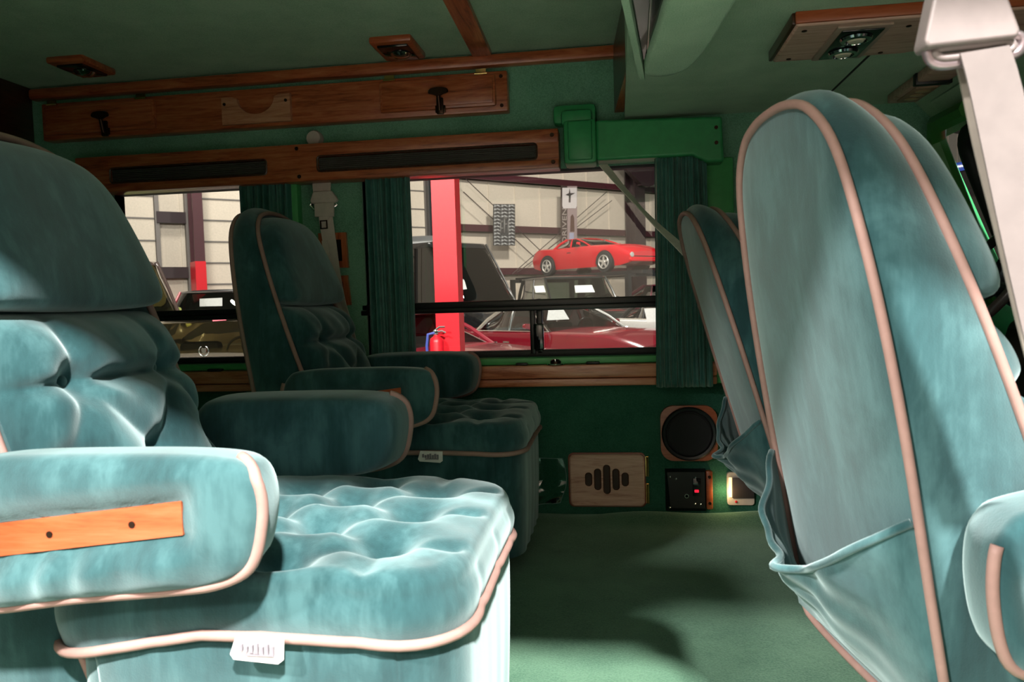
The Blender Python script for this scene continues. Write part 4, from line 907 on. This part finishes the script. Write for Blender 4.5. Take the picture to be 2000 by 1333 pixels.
# ------------------------------------------------------------------ parked cars
def car(label, loc, head, col, L=4.8, Wd=1.85, hood=.95, belt=1.0, deck=.98, roof=1.38, nose=.70, zb=.28, wb=(-1.35, 1.35), cab=(-1.4, .75), top=(-.75, .05), glassm=None, roofm=None, wheel=.32, chrome=True, name='parked_car', flat=0.0, boxy=0.0, rimm=None, pill=None):
    r = thing(name, label, 'car', loc, head, 'cars parked in the hall')
    paint = plain('paint_%d' % len(bpy.data.materials), col, .22, coat=.45, spec=.4); W2 = Wd/2
    # body loft
    xs = np.concatenate([np.linspace(-L/2, L/2, 46)]); n = 27; V = []
    for x in xs:
        u = x/(L/2)
        if x > cab[1]: k = (x-cab[1])/(L/2-cab[1]); zt = belt+(hood-belt)*min(k*2.2, 1)+(nose-hood)*max(0, (k-.55)/.45)**1.8
        elif x < cab[0]: k = (cab[0]-x)/(L/2+cab[0]); zt = belt+(deck-belt)*min(k*2.2, 1)+(nose+.08-deck)*max(0, (k-.6)/.4)**2
        else: zt = belt
        w = W2*(1-.16*abs(u)**5*(1-boxy))*(1-.05*u*u*(1-boxy)); b = zb+.10*max(0, abs(u)-.8)/.2
        for j in range(n):
            t = j/(n-1)*2-1; a = abs(t); sg = 1 if t >= 0 else -1
            if a < .62: y = w*.93*(a/.62); z = zt+.045*(1-(a/.62)**2)*(1-boxy*.5)-.0*a
            elif a < .76: q = (a-.62)/.14; y = w*(.93+.07*math.sin(q*PI/2)); z = zt-.10*(1-math.cos(q*PI/2))
            else: q = (a-.76)/.24; y = w*(1-.02*math.sin(q*PI)-.10*q**3); z = zt-.10-(zt-.10-b)*q
            V.append((x, sg*y, z))
    m_ = len(xs); F = [[i*n+j, i*n+j+1, (i+1)*n+j+1, (i+1)*n+j] for i in range(m_-1) for j in range(n-1)]
    F += [[i*n, (i+1)*n, (i+1)*n+n-1, i*n+n-1] for i in range(m_-1)]; F += [list(range(n)), [(m_-1)*n+j for j in range(n)][::-1]]
    mesh_obj('body', V, F, paint, r, sharp=35)
    # greenhouse
    lo = rsm(rrect(cab[0], -W2*.90, cab[1], W2*.90, .16, 4), 64); hi = rsm(rrect(top[0], -W2*(.74+.14*boxy), top[1], W2*(.74+.14*boxy), .16, 4), 64)
    def ring(k, z, grow=0): return [np.array((*(lo[i]*(1-k)+hi[i]*k)*(1+grow), z)) for i in range(64)]
    zs = [(0, belt-.02), (.33, belt+(roof-belt)*.36), (.66, belt+(roof-belt)*.70), (.92, belt+(roof-belt)*.93)]
    V = []; F = []
    for k, z in zs: V += ring(k, z)
    for i in range(3): F += [[i*64+k, i*64+(k+1) % 64, (i+1)*64+(k+1) % 64, (i+1)*64+k] for k in range(64)]
    mesh_obj('windows', V, F, glassm or CARGL, r, sharp=50)
    V = ring(.90, belt+(roof-belt)*.91, .012)+ring(.97, belt+(roof-belt)*.965, .014)+ring(1., roof-.015)+[np.array((*(p*.82), roof+.004)) for p in hi]+[np.array((*(p*.3), roof+.02)) for p in hi]
    F = [[i*64+k, i*64+(k+1) % 64, (i+1)*64+(k+1) % 64, (i+1)*64+k] for i in range(4) for k in range(64)]+[list(range(256, 320))]
    mesh_obj('roof', V, F, roofm or paint, r, sharp=50)
    def pil(fx0, fx1, rad=.028):
        for sg in (-1, 1):
            m = MB(); pts = [(fx0, sg*W2*.885, belt-.02), ((fx0+fx1)/2, sg*W2*(.82+.06*boxy), (belt+roof)/2), (fx1, sg*W2*(.735+.14*boxy), roof-.03)]; m.tube(pts, rad, 8); m.build('pillar', pill or (roofm or paint), r)
    pil(cab[1]-.06, top[1]-.04); pil(cab[0]+.08, top[0]+.06, .045); mid = (cab[0]+cab[1])/2; pil(mid-.05, mid-.08)
    # cabin inside: seats and wheel
    m = MB()
    for sy in (-.38, .38): m.box((mid-.25, sy-.25, belt-.5), (mid-.05, sy+.25, belt+.12), .06)
    m.box((cab[0]+.2, -W2*.75, belt-.5), (cab[0]+.5, W2*.75, belt+.05), .06); m.build('seats', plain('car_seat_dark', (.03, .027, .025), .8), r)
    m = MB(); m.tube([(cab[1]-.55, .38+.19*math.cos(t), belt+.02+.17*math.sin(t)) for t in np.linspace(0, 2*PI, 24, endpoint=False)], .014, 6, closed=True); m.build('steering_rim', BLACK, r)
    # wheels
    for x in wb:
        for sg in (-1, 1):
            y = sg*(W2-.02); m = MB()
            m.lathe([(wheel*.62, -.10), (wheel*.96, -.10), (wheel, -.06), (wheel, .06), (wheel*.96, .10), (wheel*.62, .10)], (x, y-sg*.06, wheel), 'Y', 28); wo = m.build('wheel', BLACKR, r)
            m = MB(); yf = y+sg*.052; ca = [(x+wheel*.62*math.cos(t), yf, wheel+wheel*.62*math.sin(t)) for t in np.linspace(0, 2*PI, 28, endpoint=False)]; m.tube(ca, .02, 6, closed=True)
            for k in range(5):
                a = k*2*PI/5+.3; m.prism([(x+.04*math.cos(a+1.2), yf, wheel+.04*math.sin(a+1.2)), (x+wheel*.60*math.cos(a+.16), yf, wheel+wheel*.60*math.sin(a+.16)), (x+wheel*.60*math.cos(a-.16), yf, wheel+wheel*.60*math.sin(a-.16)), (x+.04*math.cos(a-1.2), yf, wheel+.04*math.sin(a-1.2))], (0, -sg*.02, 0))
            m.lathe([(.05, -.01), (.06, 0), (.03, .012)], (x, yf, wheel), 'Y', 14); m.build('rim', rimm or CHROME, wo)
            m = MB(); ar = [(x+wheel*1.14*math.cos(t), sg*(W2*.985), wheel+wheel*1.14*math.sin(t)) for t in np.linspace(-.15, PI+.15, 24)]; m.prism(ar, (0, sg*.006, 0)); m.build('wheel_arch', BLACK, r)
    # front and rear trim
    xe = L/2
    m = MB(); m.box((xe-.10, -W2*.80, zb+.10), (xe+.03, W2*.80, zb+.22), .03); m.build('front_bumper', CHROME if chrome else paint, r)
    m = MB(); m.box((xe-.06, -W2*.62, zb+.26), (xe+.015, W2*.62, nose-.10), .01); m.build('grille', BLACK, r)
    for sg in (-1, 1):
        m = MB(); m.lathe([(.075, -.02), (.085, .02), (.07, .035), (.01, .04)], (xe-.02, sg*W2*.72, (zb+nose)/2+.12), 'X', 16); m.build('headlight', plain('headlight_glass', (.35, .34, .32), .1, coat=1), r)
        m = MB(); m.add(*stack(rsm(rrect(-.06, -.045, .06, .045, .03, 4), 24), [(.2, -.03), (.9, -.03), (1, 0), (.9, .05), (.2, .07)], lambda a, b, s, t, sg=sg: (cab[1]-.45-t, sg*(W2+.06)+a, belt+.10+b))); m.tube([(cab[1]-.45, sg*W2*.95, belt+.02), (cab[1]-.45, sg*(W2+.03), belt+.07)], .014, 6); m.build('mirror', paint, r)
        m = MB(); m.box((-.35, sg*W2*.985-.012, belt-.19), (-.18, sg*W2*.985+.012, belt-.165), .005); m.build('door_handle', CHROME if chrome else BLACK, r)
    if chrome:
        for sg in (-1, 1): m = MB(); m.tube([(cab[0]+.05, sg*W2*.925, belt+.005), (mid, sg*W2*.935, belt+.008), (cab[1]-.04, sg*W2*.925, belt+.005)], .012, 6); m.build('belt_moulding', CHROME, r)
    return r
def gp(px, d): p = at(px, 600, Y=d); return (p[0], d, GZ0)
def hd(deg): return math.radians(deg)
# red sports car on a raised lift
d = 22.5; c = at(1165, 536, Y=d); zl = c[2]
sp = car('bright red low sports car raised on a lift before the cream wall', (c[0], d, zl), hd(-42), (.50, .008, .016), L=4.55, Wd=1.87, hood=.86, belt=.90, deck=.93, roof=1.20, nose=.58, zb=.20, wb=(-1.32, 1.33), cab=(-1.15, .72), top=(-.62, -.05), wheel=.33, chrome=False, rimm=plain('rim_silver', (.55, .52, .48), .3, .6))
r = thing('car_lift', 'dark lift platform carrying the bright red sports car', 'lift', (c[0], d, GZ0)); m = MB()
R = Matrix.Rotation(hd(-42), 3, 'Z')
def rp(x, y, z): v = R@Vector((x, y, 0)); return (v.x, v.y, z)
for sy in (-.8, .8): m.prism([rp(-2.4, sy-.25, zl-GZ0-.10), rp(2.6, sy-.25, zl-GZ0-.10), rp(2.6, sy+.25, zl-GZ0-.10), rp(-2.4, sy+.25, zl-GZ0-.10)], (0, 0, .10))
m.build('runway', BLACK, r)
for sx in (-2.3, 2.3):
    for sy in (-1.25, 1.25): m = MB(); m.prism([rp(sx-.06, sy-.06, 0), rp(sx+.06, sy-.06, 0), rp(sx+.06, sy+.06, 0), rp(sx-.06, sy+.06, 0)], (0, 0, zl-GZ0-.06)); m.build('lift_post', BLACK, r)
    m = MB(); m.prism([rp(sx-.06, -1.25, zl-GZ0-.16), rp(sx+.06, -1.25, zl-GZ0-.16), rp(sx+.06, 1.25, zl-GZ0-.16), rp(sx-.06, 1.25, zl-GZ0-.16)], (0, 0, .08)); m.build('cross_beam', BLACK, r)
# black van
vd = 18.5; c = gp(848, vd)
car('tall glossy black van half hidden by the bright red post', c, hd(-36), (.012, .012, .013), L=5.9, Wd=2.0, hood=1.30, belt=1.42, deck=1.5, roof=2.95, nose=1.0, zb=.35, wb=(-1.7, 1.95), cab=(-2.92, 2.05), top=(-2.85, 1.05), wheel=.36, chrome=False, name='parked_van', boxy=.9, glassm=glass('van_glass', (.06, .06, .06), 2.0), rimm=plain('rim_dark', (.06, .06, .06), .4))
m = MB(); p = at(822, 482, Y=vd); m.add(*stack(rsm(rrect(-.9, -.5, .9, .5, .3, 4), 40), [(1.0, -.06), (1., .0), (.93, .12), (.8, .18), (.3, .21)], lambda a, b, s, t: (p[0]+a*.8, p[1]+b, GZ0+2.97+t))); tag(m.build('roof_vent', plain('vent_grey', (.10, .10, .10), .3)), 'grey vent pod on the black van\'s roof', 'vent')
# dark pickup
c = gp(1115, 19.0)
car('dark truck with black roof and paper sheets in its windscreen', c, hd(-62), (.012, .014, .014), L=5.0, Wd=1.95, hood=1.25, belt=1.42, deck=1.4, roof=2.08, nose=1.05, zb=.4, wb=(-1.45, 1.5), cab=(-1.5, .9), top=(-1.2, .35), wheel=.4, boxy=.6, glassm=glass('truck_glass', (.42, .50, .45), 2.4), name='parked_truck')
# crimson classic
c = gp(1090, 13.6); CRIM = (.19, .003, .014)
cc = car('crimson two door classic car with chrome window trim', c, hd(-44), CRIM, L=5.3, Wd=1.98, hood=.98, belt=1.00, deck=.98, roof=1.40, nose=.80, zb=.3, wb=(-1.5, 1.55), cab=(-1.35, .85), top=(-.75, .15), glassm=glass('clear_car_glass', (.55, .55, .55), 1.6), pill=CHROME)
# nearer red car left of the post
c = gp(862, 9.4)
car('pinkish red car left of the post with sloping bonnet', c, hd(-30), (.28, .018, .032), L=4.9, Wd=1.9, hood=.90, belt=.98, deck=.98, roof=1.38, nose=.62, zb=.3, cab=(-1.7, .2), top=(-1.1, -.5), wb=(-1.4, 1.5), glassm=glass('pale_car_glass', (.5, .5, .48), 2.6))
sp.scale = (.86, .86, .86); sp.location.x -= .06
# through the windscreen
c = gp(1960, 7.0); car('dark blue van glimpsed through the windscreen beside the hanging belt', c, hd(-60), (.01, .03, .16), L=5, Wd=2.0, hood=1.5, belt=1.55, deck=1.5, roof=2.5, nose=1.2, zb=.4, cab=(-2.2, 1.6), top=(-2.1, 1.0), boxy=.7, name='parked_van')
c = gp(1925, 5.0); car('dark red car glimpsed low through the windscreen', c, hd(-50), (.20, .012, .02), L=4.4, Wd=1.8)
# maroon car and white car at the right
c = gp(1330, 21.0); car('maroon car behind the raised red car\'s lift', c, hd(-40), (.085, .006, .02), L=5, hood=1.32, belt=1.4, deck=1.3, roof=1.85, nose=1.1, zb=.4, wheel=.38)
c = gp(1345, 15.5); car('white car with black windscreen surround at the window\'s right edge', c, hd(-62), (.75, .73, .70), L=4.9, hood=1.0, belt=1.08, deck=1.0, roof=1.46, nose=.8, pill=BLACK, roofm=BLACK)
# left window: tall vintage van, dark truck, car with wreath ornament
c = gp(150, 11.5); car('tall brown and lime vintage van beside the near chair\'s head', c, hd(-30), (.42, .46, .12), L=4.4, Wd=1.9, hood=1.3, belt=1.45, deck=1.45, roof=2.36, nose=1.1, zb=.4, cab=(-2.0, 1.75), top=(-1.9, 1.15), wheel=.36, boxy=.8, name='parked_van', roofm=plain('brown_roof', (.07, .045, .04), .2, coat=1), glassm=glass('olive_glass', (.42, .40, .22), 2.0))
c = gp(428, 15.5); car('black truck with red pillar and white paper in the left window', c, hd(-75), (.02, .018, .02), L=5, Wd=1.95, hood=1.2, belt=1.35, deck=1.3, roof=1.95, nose=1.0, zb=.4, boxy=.5, name='parked_truck', pill=plain('pillar_red', (.35, .02, .04), .3))
c = gp(400, 8.2); od = car('olive beige saloon with a wreath ornament on its bonnet', c, hd(-80), (.20, .165, .125), L=5.4, Wd=1.95, hood=.93, belt=1.02, deck=1.0, roof=1.42, nose=.78, cab=(-1.9, .45), top=(-1.2, -.25), glassm=glass('olive_clear', (.70, .64, .42), 1.8), pill=plain('olive_pillar', (.30, .27, .13), .4))
c = at(398, 686, Y=5.9); r = thing('hood_ornament', 'silver wreath and crest ornament standing on the olive car\'s bonnet', 'ornament', c); R_ = .042
m = MB()
for a0, a1 in ((-PI/2+.12, PI/2-.45), (PI/2+.45, 3*PI/2-.12)): m.tube([(R_*math.cos(t), 0, R_*math.sin(t)) for t in np.linspace(a0, a1, 22)], np.linspace(.0065, .004, 22) if a0 < 0 else np.linspace(.004, .0065, 22), 8)
m.build('wreath', CHROME, r)
m = MB(); m.prism([(-.022, 0, .018), (-.012, 0, .024), (0, 0, .02), (.012, 0, .024), (.022, 0, .018), (.020, 0, -.005), (0, 0, -.024), (-.020, 0, -.005)], (0, .006, 0)); m.build('crest', CHROME, r)
m = MB(); m.tube([(0, 0, -.04), (0, .0, -.30)], .006, 8); m.build('stem', CHROME, r)
# papers standing in windscreens
def paper(q, d, lab, mat=PAPER, lean=.25):
    pts = [at(px, py, Y=d+(-lean*(py-q[0][1])/60)) for px, py in q]; m = MB(); m.prism(pts, (0, .004, 0)); r = m.build('paper_sign', mat); tag(r, lab, 'paper', 'paper signs in windscreens')
paper([(1072, 598), (1096, 597), (1112, 624), (1068, 626)], 12.0, 'white paper sheet in the crimson car\'s windscreen')
paper([(1122, 558), (1156, 557), (1162, 571), (1124, 572)], 17.2, 'white paper sheet in the dark truck\'s windscreen, right of two')
paper([(1043, 559), (1062, 558), (1066, 571), (1046, 572)], 17.2, 'small white paper in the dark truck\'s windscreen, left of two')
paper([(390, 584), (434, 582), (434, 598), (390, 599)], 13.6, 'long white paper in the black truck seen in the left window')
paper([(1258, 603), (1290, 602), (1290, 628), (1264, 630)], 13.6, 'white paper in the white car at the window\'s right edge')
paper([(411, 619), (438, 617), (442, 626), (416, 628)], 6.2, 'pink sticker high in the olive saloon\'s windscreen', plain('sticker_pink', (.75, .12, .16), .6))
paper([(904, 545), (907, 548), (912, 565), (904, 566)], 15.6, 'narrow white paper in the black van beside the red post')
